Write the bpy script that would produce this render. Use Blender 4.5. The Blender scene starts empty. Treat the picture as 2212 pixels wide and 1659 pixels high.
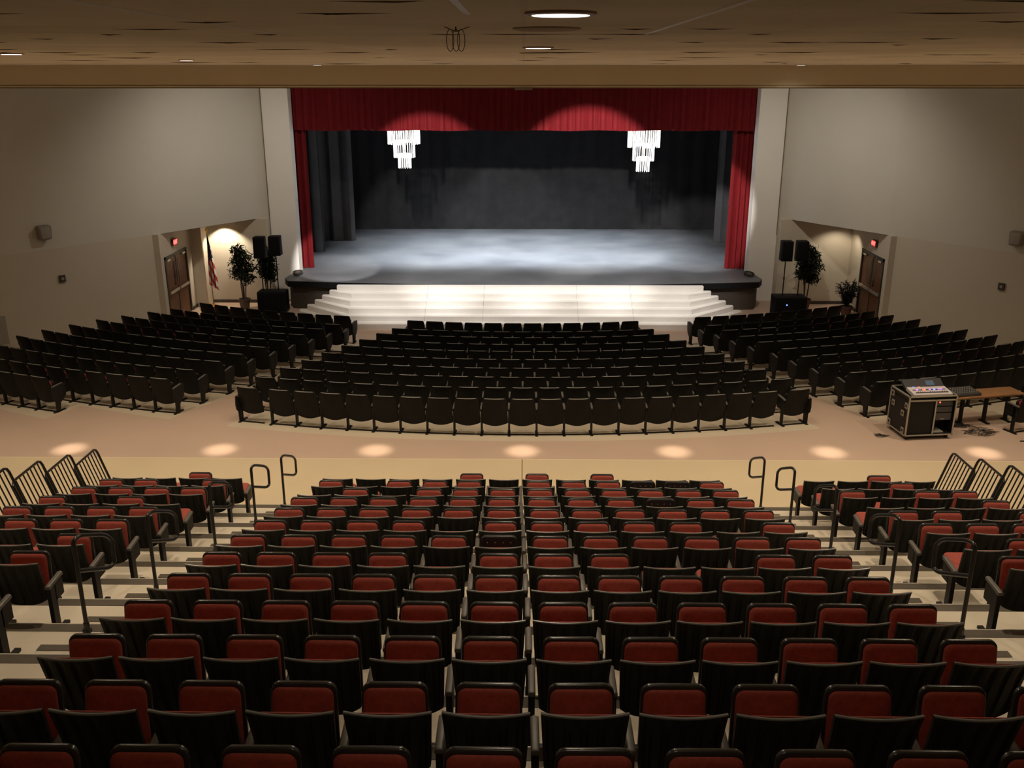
import bpy, math, random
from math import sin, cos, pi, radians, hypot, atan2, sqrt, tan
from mathutils import Vector, Matrix, Euler

random.seed(7)
SC = bpy.context.scene
COL = SC.collection

# ---------------------------------------------------------------- camera
H = 7.45
cam_d = bpy.data.cameras.new('camera')
cam_d.sensor_width = 36.0
cam_d.lens = 36.0 * 2040.0 / 2212.0
cam_d.clip_start = 0.05
cam_d.clip_end = 200
cam = bpy.data.objects.new('camera', cam_d)
cam.location = (0, 0, H)
cam.rotation_euler = (radians(90 - 18.2), 0, radians(0.667))
COL.objects.link(cam)
SC.camera = cam

# ---------------------------------------------------------------- world, exposure
w = bpy.data.worlds.new('world')
SC.world = w
w.use_nodes = True
w.node_tree.nodes['Background'].inputs[0].default_value = (0.9, 0.75, 0.55, 1)
w.node_tree.nodes['Background'].inputs[1].default_value = 0.0
SC.view_settings.view_transform = 'Standard'
SC.view_settings.look = 'None'
SC.view_settings.gamma = 1.0
SC.view_settings.exposure = 0.0
SC.view_settings.use_curve_mapping = False

CEIL = 7.64          # house ceiling
FASC_Y = 24.5        # drop beam in front of the stage end
WARM = (1.0, 0.83, 0.62)
NEUT = (1.0, 0.9, 0.76)
COOL = (0.86, 0.93, 1.0)
# brightness knobs
P_HOUSE = 490.0
P_POOL = 2600.0
P_FRONT = 1500.0
P_STAGE = 400.0
P_BEYOND = 560.0
P_ALCOVE = 190.0


def spot(name, loc, target, power, color, angle, blend=0.5, radius=0.1):
    d = bpy.data.lights.new(name, 'SPOT')
    d.energy = power
    d.color = color
    d.spot_size = radians(angle)
    d.spot_blend = blend
    d.shadow_soft_size = radius
    o = bpy.data.objects.new(name, d)
    o.location = loc
    v = Vector(target) - Vector(loc)
    o.rotation_euler = v.to_track_quat('-Z', 'Y').to_euler()
    COL.objects.link(o)
    return o


def area(name, loc, target, power, color, sx, sy, spread=180):
    d = bpy.data.lights.new(name, 'AREA')
    d.energy = power
    d.color = color
    d.shape = 'RECTANGLE'
    d.size = sx
    d.size_y = sy
    d.spread = radians(spread)
    o = bpy.data.objects.new(name, d)
    o.location = loc
    v = Vector(target) - Vector(loc)
    o.rotation_euler = v.to_track_quat('-Z', 'Y').to_euler()
    COL.objects.link(o)
    return o


# ceiling downlights seen in the picture, and the rest of their grid
SEEN_LIGHTS = [(0.12, 3.3), (0.11, 7.55), (-4.95, 14.6), (-5.1, 9.9), (6.55, 23.6), (-4.75, 22.9), (-14.2, 23.4)]
for i, (x, y) in enumerate(SEEN_LIGHTS):
    spot('house_lamp', (x, y, CEIL - 0.03), (x, y, 0), P_HOUSE * (0.1 if i == 0 else 0.55 if i == 1 else 0.08 if i > 3 else 1), WARM, 150, 0.9, 0.1)
for (x, y) in [(5.3, 9.9), (5.2, 14.6), (0.1, 12.0), (-10.5, 10.5), (10.5, 10.5),
               (-11.5, 16.5), (11.5, 16.5)]:
    spot('house_lamp', (x, y, CEIL - 0.03), (x, y, 0), P_HOUSE, WARM, 150, 0.9, 0.1)
# row of narrow downlights over the cross aisle: the pools on the floor
for x in (-9.45, -6.3, -3.05, 0.0, 3.15, 6.35, 9.55):
    spot('aisle_lamp', (x, 18.15, CEIL - 0.03), (x, 18.2, 0), P_POOL * 1.2, WARM, 6.4, 1.0, 0.1)
    spot('aisle_lamp_wide', (x, 18.25, CEIL - 0.03), (x, 18.3, 0), P_HOUSE * 0.9, WARM, 110, 1.0, 0.08)
# lamps on the lower ceiling between drop beam and stage
for x in (-9.0, 9.0):
    spot('front_house_lamp', (x * 0.8, 27.5, 8.1), (x * 0.9, 30.5, 2), P_BEYOND, NEUT, 140, 0.9, 0.12)
spot('front_house_lamp', (0, 27.5, 8.1), (0, 27.5, 0), P_BEYOND * 0.5, NEUT, 105, 0.9, 0.12)
# stage front lights hung behind the drop beam
for x, dep, ang, pw in ((2.6, 24.5, 35, 4.5), (-3.9, 24.0, 31, 3.2), (-4.6, 44.0, 42, 1.9), (-1.4, 44.0, 42, 1.8), (1.8, 44.0, 42, 1.8), (5.0, 44.0, 42, 1.9)):
    spot('stage_front_lamp', (x, 25.3, 7.6), (x * 0.93, 25.3 + 5 * cos(radians(dep)), 7.6 - 5 * sin(radians(dep))), P_FRONT * pw, (1.0, 0.96, 0.92), ang, 0.3 if dep < 30 else 0.6, 0.08)
spot('stage_side_lamp', (4.5, 25.3, 7.6), (6.25, 34.3, 2.8), P_FRONT * 3.8, (1.0, 0.94, 0.88), 24, 0.35, 0.06)
spot('stage_side_lamp', (-4.5, 25.3, 7.6), (-6.85, 34.3, 0.55), P_FRONT * 5.0, (1.0, 0.94, 0.88), 17, 0.35, 0.06)
# work lights over the stage
for x in (-4.5, -1.5, 1.5, 4.5):
    area('stage_work_lamp', (x, 36.3, 7.2), (x * 0.95, 36.1, 0), P_STAGE * 0.62, COOL, 0.8, 0.3, 75)
    area('stage_work_lamp', (x, 40.6, 7.2), (x * 0.9, 40.6, 0), P_STAGE * 0.30, COOL, 0.8, 0.3, 72)

# alcove downlights
spot('alcove_lamp', (-10.5, 32.6, 2.52), (-10.4, 33.2, 0.0), P_ALCOVE, WARM, 105, 0.45, 0.03)
spot('alcove_lamp', (10.95, 32.2, 2.52), (10.9, 33.0, 0.0), P_ALCOVE * 0.3, WARM, 115, 0.6, 0.04)


# ---------------------------------------------------------------- materials
def mat(name, col, rough=0.6, metal=0.0, emit=None, es=0.0, spec=0.5, noise=0.0, nscale=8.0, bump=0.0, bscale=60.0):
    m = bpy.data.materials.new(name)
    m.use_nodes = True
    nt = m.node_tree
    b = nt.nodes['Principled BSDF']
    b.inputs['Base Color'].default_value = (*col, 1)
    b.inputs['Roughness'].default_value = rough
    b.inputs['Metallic'].default_value = metal
    b.inputs['Specular IOR Level'].default_value = spec
    if emit:
        b.inputs['Emission Color'].default_value = (*emit, 1)
        b.inputs['Emission Strength'].default_value = es
    if noise > 0 or bump > 0:
        tc = nt.nodes.new('ShaderNodeTexCoord')
        if noise > 0:
            n = nt.nodes.new('ShaderNodeTexNoise')
            n.inputs['Scale'].default_value = nscale
            n.inputs['Detail'].default_value = 4
            nt.links.new(tc.outputs['Object'], n.inputs['Vector'])
            r = nt.nodes.new('ShaderNodeValToRGB')
            r.color_ramp.elements[0].position = 0.3
            r.color_ramp.elements[1].position = 0.7
            r.color_ramp.elements[0].color = (*[c * (1 - noise) for c in col], 1)
            r.color_ramp.elements[1].color = (*[min(1, c * (1 + noise)) for c in col], 1)
            nt.links.new(n.outputs['Fac'], r.inputs['Fac'])
            nt.links.new(r.outputs['Color'], b.inputs['Base Color'])
        if bump > 0:
            n2 = nt.nodes.new('ShaderNodeTexNoise')
            n2.inputs['Scale'].default_value = bscale
            nt.links.new(tc.outputs['Object'], n2.inputs['Vector'])
            bp = nt.nodes.new('ShaderNodeBump')
            bp.inputs['Strength'].default_value = bump
            bp.inputs['Distance'].default_value = 0.01
            nt.links.new(n2.outputs['Fac'], bp.inputs['Height'])
            nt.links.new(bp.outputs['Normal'], b.inputs['Normal'])
    return m


M = {}
M['plastic'] = mat('black_plastic', (0.008, 0.008, 0.0075), 0.38, noise=0.2, nscale=14)
M['shell'] = mat('black_shell', (0.0075, 0.0075, 0.0065), 0.5, noise=0.2, nscale=9, spec=0.18)
M['rim'] = mat('worn_black_rim', (0.022, 0.022, 0.02), 0.27)
M['edge'] = mat('grey_edge_highlight', (0.22, 0.22, 0.205), 0.3)  # light grey stands in for the glint along seat back tops
M['ribs'] = mat('ribbed_black_plastic', (0.013, 0.0135, 0.011), 0.45, spec=0.25)
M['red'] = mat('red_fabric', (0.33, 0.062, 0.04), 0.85, noise=0.18, nscale=30, bump=0.3, bscale=300)
M['red2'] = mat('red_fabric_floor', (0.30, 0.03, 0.03), 0.8, noise=0.15, nscale=30)
M['arm'] = mat('grey_arm', (0.10, 0.092, 0.078), 0.45)
M['steel'] = mat('dark_steel', (0.009, 0.008, 0.007), 0.5, spec=0.25)
M['panelgrey'] = mat('grey_side_panel', (0.016, 0.015, 0.013), 0.6, spec=0.2)
M['rail'] = mat('black_rail_paint', (0.012, 0.012, 0.012), 0.28)
M['deck'] = mat('beige_deck', (0.60, 0.53, 0.41), 0.55, noise=0.1, nscale=1.3)
M['nose'] = mat('brown_nosing', (0.085, 0.068, 0.046), 0.7, noise=0.15, nscale=6)
M['alu'] = mat('aluminium_edge', (0.6, 0.56, 0.48), 0.4, metal=0.3)
M['white'] = mat('white_step_paint', (0.74, 0.71, 0.67), 0.5, noise=0.03, nscale=2)
M['wall_up'] = mat('upper_wall_paint', (0.58, 0.555, 0.49), 0.75, noise=0.02, nscale=0.7, bump=0.15, bscale=90)
M['wall_low'] = mat('lower_wall_paint', (0.55, 0.50, 0.41), 0.75, noise=0.02, nscale=0.7, bump=0.15, bscale=90)
M['pros'] = mat('proscenium_paint', (0.84, 0.82, 0.78), 0.7, noise=0.02, nscale=0.8)
M['fascia'] = mat('fascia_paint', (0.76, 0.67, 0.51), 0.8, noise=0.03, nscale=1.0)
M['discpaint'] = mat('ceiling_disc_paint', (0.45, 0.36, 0.25), 0.8)
M['trim'] = mat('dark_trim', (0.16, 0.125, 0.08), 0.6)
M['base'] = mat('dark_baseboard', (0.05, 0.04, 0.03), 0.6)
M['apron'] = mat('apron_front', (0.055, 0.043, 0.033), 0.7, noise=0.12, nscale=1.5)
M['lip'] = mat('stage_edge', (0.008, 0.008, 0.009), 0.5, spec=0.2)
M['black'] = mat('black_drape', (0.02, 0.02, 0.022), 0.95, spec=0.1, noise=0.15, nscale=2)
M['backdrop'] = mat('black_backdrop', (0.028, 0.028, 0.030), 0.95, spec=0.1, noise=0.15, nscale=2)
M['grey'] = mat('charcoal_drape', (0.085, 0.085, 0.09), 0.95, spec=0.1, noise=0.1, nscale=2)
M['curtain'] = mat('red_velvet', (0.15, 0.007, 0.010), 0.8, spec=0.2, noise=0.08, nscale=5)
M['wood'] = mat('brown_door_wood', (0.12, 0.048, 0.02), 0.45, noise=0.25, nscale=5)
M['doorframe'] = mat('black_door_frame', (0.03, 0.03, 0.025), 0.5)
M['glass'] = mat('dark_door_glass', (0.02, 0.02, 0.02), 0.1)
M['chrome'] = mat('push_bar_metal', (0.75, 0.72, 0.65), 0.35, metal=0.8)
M['speaker'] = mat('black_speaker', (0.006, 0.006, 0.007), 0.6, spec=0.15)
M['grille'] = mat('speaker_grille', (0.007, 0.007, 0.008), 0.8, spec=0.1)
M['blueled'] = mat('blue_led', (0, 0, 0.2), emit=(0.05, 0.1, 1), es=12)
M['redled'] = mat('red_led', (0.2, 0, 0), emit=(1, 0.04, 0.03), es=10)
M['purpleled'] = mat('violet_led', (0.1, 0, 0.2), emit=(0.45, 0.15, 1), es=2.5)
M['leaf'] = mat('ficus_leaf', (0.012, 0.02, 0.009), 0.5, spec=0.3, noise=0.4, nscale=6)
M['leaf2'] = mat('shrub_leaf', (0.008, 0.010, 0.008), 0.5, spec=0.3, noise=0.4, nscale=6)
M['bark'] = mat('plant_stem', (0.10, 0.07, 0.045), 0.8)
M['pot'] = mat('brown_pot', (0.12, 0.085, 0.06), 0.7)
M['pot2'] = mat('reddish_pot', (0.10, 0.05, 0.035), 0.7)
M['soil'] = mat('potting_soil', (0.02, 0.015, 0.01), 0.9)
M['gold'] = mat('gold_metal', (0.9, 0.6, 0.2), 0.3, metal=0.9)
M['pole'] = mat('wooden_flag_pole', (0.22, 0.12, 0.05), 0.5)
M['flagred'] = mat('flag_red', (0.45, 0.03, 0.03), 0.7)
M['flagwhite'] = mat('flag_white', (0.7, 0.66, 0.62), 0.7)
M['flagblue'] = mat('flag_blue', (0.015, 0.02, 0.07), 0.7)
M['caseblack'] = mat('road_case_laminate', (0.009, 0.009, 0.008), 0.5, spec=0.25)
M['casedge'] = mat('road_case_edging', (0.42, 0.40, 0.34), 0.4, metal=0.6)
M['mixer'] = mat('mixer_panel', (0.55, 0.50, 0.50), 0.45)
M['mixdark'] = mat('mixer_dark_panel', (0.04, 0.04, 0.042), 0.35)
M['screen'] = mat('mixer_screen', (0.05, 0.07, 0.1), 0.1, emit=(0.25, 0.35, 0.45), es=0.15)
M['table'] = mat('brown_table_top', (0.27, 0.135, 0.055), 0.5, noise=0.12, nscale=6)
M['cable'] = mat('cable_rubber', (0.05, 0.042, 0.032), 0.6)
M['boxgrey'] = mat('wall_box_grey', (0.22, 0.2, 0.17), 0.6)
M['boxdark'] = mat('wall_box_dark', (0.06, 0.05, 0.04), 0.6)
M['exitred'] = mat('exit_letters', (0.5, 0.02, 0.02), emit=(1, 0.06, 0.05), es=6)
M['exitface'] = mat('exit_face', (0.10, 0.012, 0.012), emit=(1, 0.08, 0.06), es=0.5)
M['lampface'] = mat('downlight_face', (1, 0.95, 0.9), emit=(1, 0.93, 0.86), es=3.0)
M['ring'] = mat('downlight_ring', (0.35, 0.2, 0.14), 0.5)
M['crystal'] = mat('glowing_crystal', (0.9, 0.9, 0.95), 0.1, emit=(1, 0.98, 0.97), es=1.8)
M['crystaldim'] = mat('dim_crystal', (0.6, 0.58, 0.55), 0.1, emit=(1, 0.93, 0.85), es=0.35)
M['wire'] = mat('brown_wire', (0.09, 0.065, 0.035), 0.6)
M['dim'] = mat('grey_cabinet', (0.3, 0.28, 0.24), 0.6)


def node_floor():
    m = bpy.data.materials.new('hall_floor')
    m.use_nodes = True
    nt = m.node_tree
    N, L = nt.nodes, nt.links
    b = N['Principled BSDF']
    g = N.new('ShaderNodeNewGeometry')
    s = N.new('ShaderNodeSeparateXYZ')
    L.new(g.outputs['Position'], s.inputs[0])

    def mth(op, a, c=None, d=None):
        n = N.new('ShaderNodeMath')
        n.operation = op
        for i, v in enumerate((a, c, d)):
            if v is None:
                continue
            if isinstance(v, (int, float)):
                n.inputs[i].default_value = v
            else:
                L.new(v, n.inputs[i])
        return n.outputs[0]
    X, Y = s.outputs['X'], s.outputs['Y']
    yy = mth('SUBTRACT', 45.0, Y)
    R = mth('SQRT', mth('ADD', mth('MULTIPLY', X, X), mth('MULTIPLY', yy, yy)))
    T = mth('MULTIPLY', mth('ARCTAN2', mth('ABSOLUTE', X), yy), 180 / pi)
    tc_ = mth('ADD', mth('MULTIPLY', mth('SUBTRACT', R, 18.2), 0.43), 11.1)
    ts_ = mth('ADD', mth('MULTIPLY', mth('SUBTRACT', R, 18.2), 0.27), 15.6)
    inc = mth('LESS_THAN', T, tc_)
    ins = mth('MULTIPLY', mth('GREATER_THAN', T, ts_), mth('LESS_THAN', T, 34.5))
    r1 = mth('MULTIPLY', mth('GREATER_THAN', R, 17.9), mth('LESS_THAN', R, 26.25))
    r2 = mth('MULTIPLY', mth('GREATER_THAN', R, 17.9), mth('LESS_THAN', R, 27.25))
    out = mth('MULTIPLY', mth('GREATER_THAN', T, 23.4), ins)
    seat = mth('MAXIMUM', mth('MULTIPLY', mth('MAXIMUM', inc, ins), r1), mth('MULTIPLY', out, r2))
    yel = mth('LESS_THAN', Y, 17.76)
    n = N.new('ShaderNodeTexNoise')
    n.inputs['Scale'].default_value = 0.6
    n.inputs['Detail'].default_value = 5
    L.new(g.outputs['Position'], n.inputs['Vector'])

    def mix(f, a, c, mode='MIX'):
        q = N.new('ShaderNodeMix')
        q.data_type = 'RGBA'
        q.blend_type = mode
        for sock, v in ((q.inputs[0], f), (q.inputs[6], a), (q.inputs[7], c)):
            if isinstance(v, tuple):
                sock.default_value = (*v, 1)
            elif isinstance(v, (int, float)):
                sock.default_value = v
            else:
                L.new(v, sock)
        return q.outputs[2]
    c = mix(seat, (0.52, 0.385, 0.30), (0.56, 0.48, 0.36))
    c = mix(yel, c, (0.60, 0.49, 0.32))
    seam = mth('LESS_THAN', mth('ABSOLUTE', mth('SUBTRACT', Y, 17.76)), 0.012)
    seam2 = mth('MULTIPLY', mth('LESS_THAN', mth('ABSOLUTE', mth('SUBTRACT', X, 0.0)), 0.012), yel)
    c = mix(seam, c, (0.72, 0.6, 0.42))
    c = mix(seam2, c, (0.3, 0.22, 0.13))
    cr = N.new('ShaderNodeValToRGB')
    cr.color_ramp.elements[0].color = (0.86, 0.86, 0.86, 1)
    cr.color_ramp.elements[1].color = (1.08, 1.06, 1.04, 1)
    L.new(n.outputs['Fac'], cr.inputs[0])
    c = mix(1.0, c, cr.outputs[0], 'MULTIPLY')
    L.new(c, b.inputs['Base Color'])
    b.inputs['Roughness'].default_value = 0.45
    b.inputs['Specular IOR Level'].default_value = 0.3
    return m


def node_ceiling():
    m = bpy.data.materials.new('ceiling_tile')
    m.use_nodes = True
    nt = m.node_tree
    N, L = nt.nodes, nt.links
    b = N['Principled BSDF']
    tc = N.new('ShaderNodeTexCoord')
    br = N.new('ShaderNodeTexBrick')
    br.offset = 0.0
    br.inputs['Scale'].default_value = 1.0
    br.inputs['Brick Width'].default_value = 1.22
    br.inputs['Row Height'].default_value = 0.61
    br.inputs['Mortar Size'].default_value = 0.012
    br.inputs['Mortar Smooth'].default_value = 0.1
    br.inputs['Color1'].default_value = (0.84, 0.74, 0.57, 1)
    br.inputs['Color2'].default_value = (0.81, 0.71, 0.54, 1)
    br.inputs['Mortar'].default_value = (0.76, 0.66, 0.5, 1)
    L.new(tc.outputs['Object'], br.inputs['Vector'])
    n = N.new('ShaderNodeTexNoise')
    n.inputs['Scale'].default_value = 1.1
    n.inputs['Detail'].default_value = 5
    L.new(tc.outputs['Object'], n.inputs['Vector'])
    cr = N.new('ShaderNodeValToRGB')
    cr.color_ramp.elements[0].position = 0.25
    cr.color_ramp.elements[0].color = (0.80, 0.78, 0.74, 1)
    cr.color_ramp.elements[1].position = 0.6
    cr.color_ramp.elements[1].color = (1, 1, 1, 1)
    L.new(n.outputs['Fac'], cr.inputs[0])
    mx = N.new('ShaderNodeMix')
    mx.data_type = 'RGBA'
    mx.blend_type = 'MULTIPLY'
    mx.inputs[0].default_value = 1
    L.new(br.outputs['Color'], mx.inputs[6])
    L.new(cr.outputs[0], mx.inputs[7])
    L.new(mx.outputs[2], b.inputs['Base Color'])
    b.inputs['Roughness'].default_value = 0.9
    return m


def node_stagefloor():
    m = bpy.data.materials.new('stage_floor_paint')
    m.use_nodes = True
    nt = m.node_tree
    N, L = nt.nodes, nt.links
    b = N['Principled BSDF']
    g = N.new('ShaderNodeNewGeometry')
    n = N.new('ShaderNodeTexNoise')
    n.inputs['Scale'].default_value = 0.55
    n.inputs['Detail'].default_value = 6
    L.new(g.outputs['Position'], n.inputs['Vector'])
    cr = N.new('ShaderNodeValToRGB')
    cr.color_ramp.elements[0].position = 0.3
    cr.color_ramp.elements[0].color = (0.085, 0.09, 0.10, 1)
    cr.color_ramp.elements[1].position = 0.72
    cr.color_ramp.elements[1].color = (0.15, 0.155, 0.165, 1)
    L.new(n.outputs['Fac'], cr.inputs[0])
    L.new(cr.outputs[0], b.inputs['Base Color'])
    b.inputs['Roughness'].default_value = 0.5
    b.inputs['Specular IOR Level'].default_value = 0.35
    return m


M['floor'] = node_floor()
M['ceil'] = node_ceiling()
M['stagefloor'] = node_stagefloor()


# ---------------------------------------------------------------- mesh builder
class MB:
    def __init__(self):
        self.v, self.f, self.mi = [], [], []
        self.mats = []
        self.cur = 0

    def use(self, m):
        if m not in self.mats:
            self.mats.append(m)
        self.cur = self.mats.index(m)
        return self

    def add(self, vs, fs, T=None):
        o = len(self.v)
        for p in vs:
            p = Vector(p)
            self.v.append(T @ p if T is not None else p)
        for q in fs:
            self.f.append([o + i for i in q])
            self.mi.append(self.cur)
        return self

    def box(self, x0, x1, y0, y1, z0, z1, T=None):
        vs = [(x0, y0, z0), (x1, y0, z0), (x1, y1, z0), (x0, y1, z0), (x0, y0, z1), (x1, y0, z1), (x1, y1, z1), (x0, y1, z1)]
        fs = [(0, 3, 2, 1), (4, 5, 6, 7), (0, 1, 5, 4), (1, 2, 6, 5), (2, 3, 7, 6), (3, 0, 4, 7)]
        return self.add(vs, fs, T)

    def prism(self, poly, z0, z1, T=None):
        n = len(poly)
        vs = [(x, y, z0) for x, y in poly] + [(x, y, z1) for x, y in poly]
        fs = [list(range(n))[::-1], [n + i for i in range(n)]]
        for i in range(n):
            j = (i + 1) % n
            fs.append((i, j, n + j, n + i))
        return self.add(vs, fs, T)

    def tube(self, pts, r, seg=8, T=None, caps=True):
        pts = [Vector(p) for p in pts]
        n = len(pts)
        rr = r if isinstance(r, (list, tuple)) else [r] * n
        vs, fs = [], []
        up = None
        for i, p in enumerate(pts):
            d = (pts[min(i + 1, n - 1)] - pts[max(i - 1, 0)])
            if d.length < 1e-9:
                d = Vector((0, 0, 1))
            d.normalize()
            if up is None:
                up = Vector((0, 0, 1)) if abs(d.z) < 0.9 else Vector((1, 0, 0))
            a = d.cross(up)
            if a.length < 1e-4:
                a = d.cross(Vector((0, 1, 0.3)))
            a.normalize()
            c = a.cross(d).normalized()
            up = c
            for k in range(seg):
                t = 2 * pi * k / seg
                vs.append(p + (a * cos(t) + c * sin(t)) * rr[i])
        for i in range(n - 1):
            for k in range(seg):
                k2 = (k + 1) % seg
                fs.append((i * seg + k, i * seg + k2, (i + 1) * seg + k2, (i + 1) * seg + k))
        if caps:
            fs.append(list(range(seg))[::-1])
            fs.append([(n - 1) * seg + k for k in range(seg)])
        return self.add(vs, fs, T)

    def lathe(self, prof, seg=24, T=None, caps=True):
        vs, fs = [], []
        for (r, z) in prof:
            for k in range(seg):
                t = 2 * pi * k / seg
                vs.append((r * cos(t), r * sin(t), z))
        n = len(prof)
        for i in range(n - 1):
            for k in range(seg):
                k2 = (k + 1) % seg
                fs.append((i * seg + k, i * seg + k2, (i + 1) * seg + k2, (i + 1) * seg + k))
        if caps:
            fs.append(list(range(seg))[::-1])
            fs.append([(n - 1) * seg + k for k in range(seg)])
        return self.add(vs, fs, T)

    def slab(self, outline, t0, t1, bev=0.01, fn=None):
        """closed rounded slab: outline in (u,v), thickness t0..t1; fn maps (u,v,t) to xyz"""
        cu = sum(p[0] for p in outline) / len(outline)
        cv = sum(p[1] for p in outline) / len(outline)
        hu = max(abs(p[0] - cu) for p in outline)
        hv = max(abs(p[1] - cv) for p in outline)
        sgn = 1 if t1 > t0 else -1
        rings = [(0.0 + bev * 1.6, t0), (bev * 0.4, t0 + sgn * bev * 0.4), (0, t0 + sgn * bev), (0, t1 - sgn * bev), (bev * 0.4, t1 - sgn * bev * 0.4), (bev * 1.6, t1)]
        fn = fn or (lambda u, v, t: (u, t, v))
        vs, fs = [], []
        n = len(outline)
        for ins, t in rings:
            su, sv = 1 - ins / hu, 1 - ins / hv
            for (u, v) in outline:
                vs.append(fn(cu + (u - cu) * su, cv + (v - cv) * sv, t))
        for i in range(len(rings) - 1):
            for k in range(n):
                k2 = (k + 1) % n
                fs.append((i * n + k, i * n + k2, (i + 1) * n + k2, (i + 1) * n + k))
        # caps as fans
        for base, rev in ((0, True), ((len(rings) - 1) * n, False)):
            t = rings[0][1] if rev else rings[-1][1]
            ci = len(vs)
            vs.append(fn(cu, cv, t))
            for k in range(n):
                k2 = (k + 1) % n
                fs.append((base + k2, base + k, ci) if rev else (base + k, base + k2, ci))
        return self.add(vs, fs)

    def mesh(self, name, default='plastic', smooth=True):
        me = bpy.data.meshes.new(name)
        me.from_pydata([tuple(p) for p in self.v], [], self.f)
        for k in (self.mats or [default]):
            me.materials.append(M[k])
        if self.mats:
            me.polygons.foreach_set('material_index', self.mi)
        me.validate()
        me.update()
        if smooth:
            me.polygons.foreach_set('use_smooth', [True] * len(me.polygons))
            try:
                me.set_sharp_from_angle(angle=radians(38))
            except Exception:
                pass
        return me


def link(name, me, parent=None, loc=None, rot=None):
    o = bpy.data.objects.new(name, me)
    COL.objects.link(o)
    if parent:
        o.parent = parent
    if loc:
        o.location = loc
    if rot:
        o.rotation_euler = rot
    return o


def obj(name, mb, m=None, parent=None, smooth=True):
    if m and not mb.mats:
        return link(name, mb.mesh(name, m, smooth), parent)
    return link(name, mb.mesh(name, 'plastic', smooth), parent)


def tag(o, label, cat, group=None, kind=None):
    o['label'] = label
    o['category'] = cat
    if group:
        o['group'] = group
    if kind:
        o['kind'] = kind
    return o


def empty(name, loc=(0, 0, 0), rz=0.0):
    o = bpy.data.objects.new(name, None)
    o.empty_display_size = 0.2
    o.location = loc
    o.rotation_euler = (0, 0, rz)
    COL.objects.link(o)
    return o


def struct(name, mb, m=None, parent=None, smooth=False):
    o = obj(name, mb, m, parent, smooth)
    if parent is None:
        o['kind'] = 'structure'
    return o


def copy_tree(o, parent=None):
    c = o.copy()
    COL.objects.link(c)
    c.parent = parent
    for ch in list(o.children):
        copy_tree(ch, c)
    return c


ORD = ['first', 'second', 'third', 'fourth', 'fifth', 'sixth', 'seventh', 'eighth', 'ninth', 'tenth', 'eleventh', 'twelfth',
       'thirteenth', 'fourteenth', 'fifteenth', 'sixteenth', 'seventeenth', 'eighteenth', 'nineteenth', 'twentieth', 'twenty-first', 'twenty-second']


def rrect(w0, w1, z0, z1, rt, rb, n=5):
    """rounded outline, half widths w0 at bottom, w1 at top"""
    out = []
    for k in range(n + 1):
        a = pi / 2 * k / n
        out.append((w1 - rt + rt * sin(a), z1 - rt + rt * cos(a)))
    for k in range(n + 1):
        a = pi / 2 * k / n
        out.append((w0 - rb + rb * cos(a), z0 + rb - rb * sin(a)))
    return out + [(-x, z) for x, z in out[::-1]]


# ================================================================ THE SETTING
FC = 45.0     # centre of the curved seat rows


def floor_z(x, y):
    r = hypot(x, FC - y)
    return -0.045 * max(0.0, min(25.9 - r, 8.4))


mb = MB()
nx, ny = 72, 140
xs = [-18 + 36 * i / nx for i in range(nx + 1)]
ys = [-1 + 35.2 * j / ny for j in range(ny + 1)]
vs = [(x, y, floor_z(x, y)) for y in ys for x in xs]
fs = [(j * (nx + 1) + i, j * (nx + 1) + i + 1, (j + 1) * (nx + 1) + i + 1, (j + 1) * (nx + 1) + i) for j in range(ny) for i in range(nx)]
mb.add(vs, fs)
struct('floor', mb, 'floor', smooth=True)

# ceiling slab, tiles sagging slightly out of level give the dark joints
mb = MB().use('ceil')
mb.box(-18, 18, -1, FASC_Y, CEIL, CEIL + 0.1)
ce = struct('ceiling', mb)
mb = MB().use('ceil')
mb.box(-18, 18, FASC_Y + 0.2, 33.6, 8.3, 8.4)
struct('ceiling', mb)
# raised and sagging tile edges on the grid
rs = random.Random(3)
mb = MB().use('ceil')
mb2 = MB().use('trim')
for k in range(75):
    ty = rs.choice([2.8, 3.35, 3.9, 4.5, 5.1, 5.75, 6.4, 7.0, 8.2, 9.4, 10.6, 12.5, 14.9, 17.3, 20])
    tx = -ty * 0.6 + rs.random() * ty * 1.2
    wd = 0.05 + rs.random() * 0.22 * (ty / 5.0) ** 0.7
    dr = 0.004 + 0.0006 * ty * rs.random()
    q = rs.uniform(-0.5, 0.5) * wd
    mb2.add([(tx - wd, ty, CEIL), (tx + q, ty, CEIL - dr), (tx + wd, ty, CEIL), (tx - wd, ty + 0.01, CEIL), (tx + q, ty + 0.01, CEIL - dr), (tx + wd, ty + 0.01, CEIL)],
            [(0, 1, 2), (3, 5, 4), (0, 3, 4, 1), (1, 4, 5, 2), (0, 2, 5, 3)])
g = struct('trim_9', mb2)
# light cover strips running toward the stage
mb = MB().use('white')
for (xa, ya, xb, yb) in [(0.62, 2.5, 0.62, 5.2), (-0.19, 2.5, -0.19, 3.4), (-1.25, 2.6, -1.25, 5.0), (1.9, 4.8, 1.9, 6.4), (-1.28, 7.2, -1.28, 10.0)]:
    mb.box(xa - 0.012, xa + 0.012, ya, yb, CEIL - 0.0012, CEIL)
struct('trim_8', mb)

# drop beam
mb = MB().use('fascia')
mb.box(-18, 18, FASC_Y, FASC_Y + 0.2, 7.12, 8.4)
struct('trim_1', mb)
mb = MB().use('trim')
mb.box(-18, 18, FASC_Y - 0.03, FASC_Y + 0.2, 7.10, 7.125)
mb.use('fascia')
mb.box(-18, 18, FASC_Y - 0.035, FASC_Y, 7.125, 7.155)
mb.use('trim')
mb.box(-18, 18, FASC_Y - 0.02, FASC_Y, 7.155, 7.165)
struct('trim_2', mb)


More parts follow.
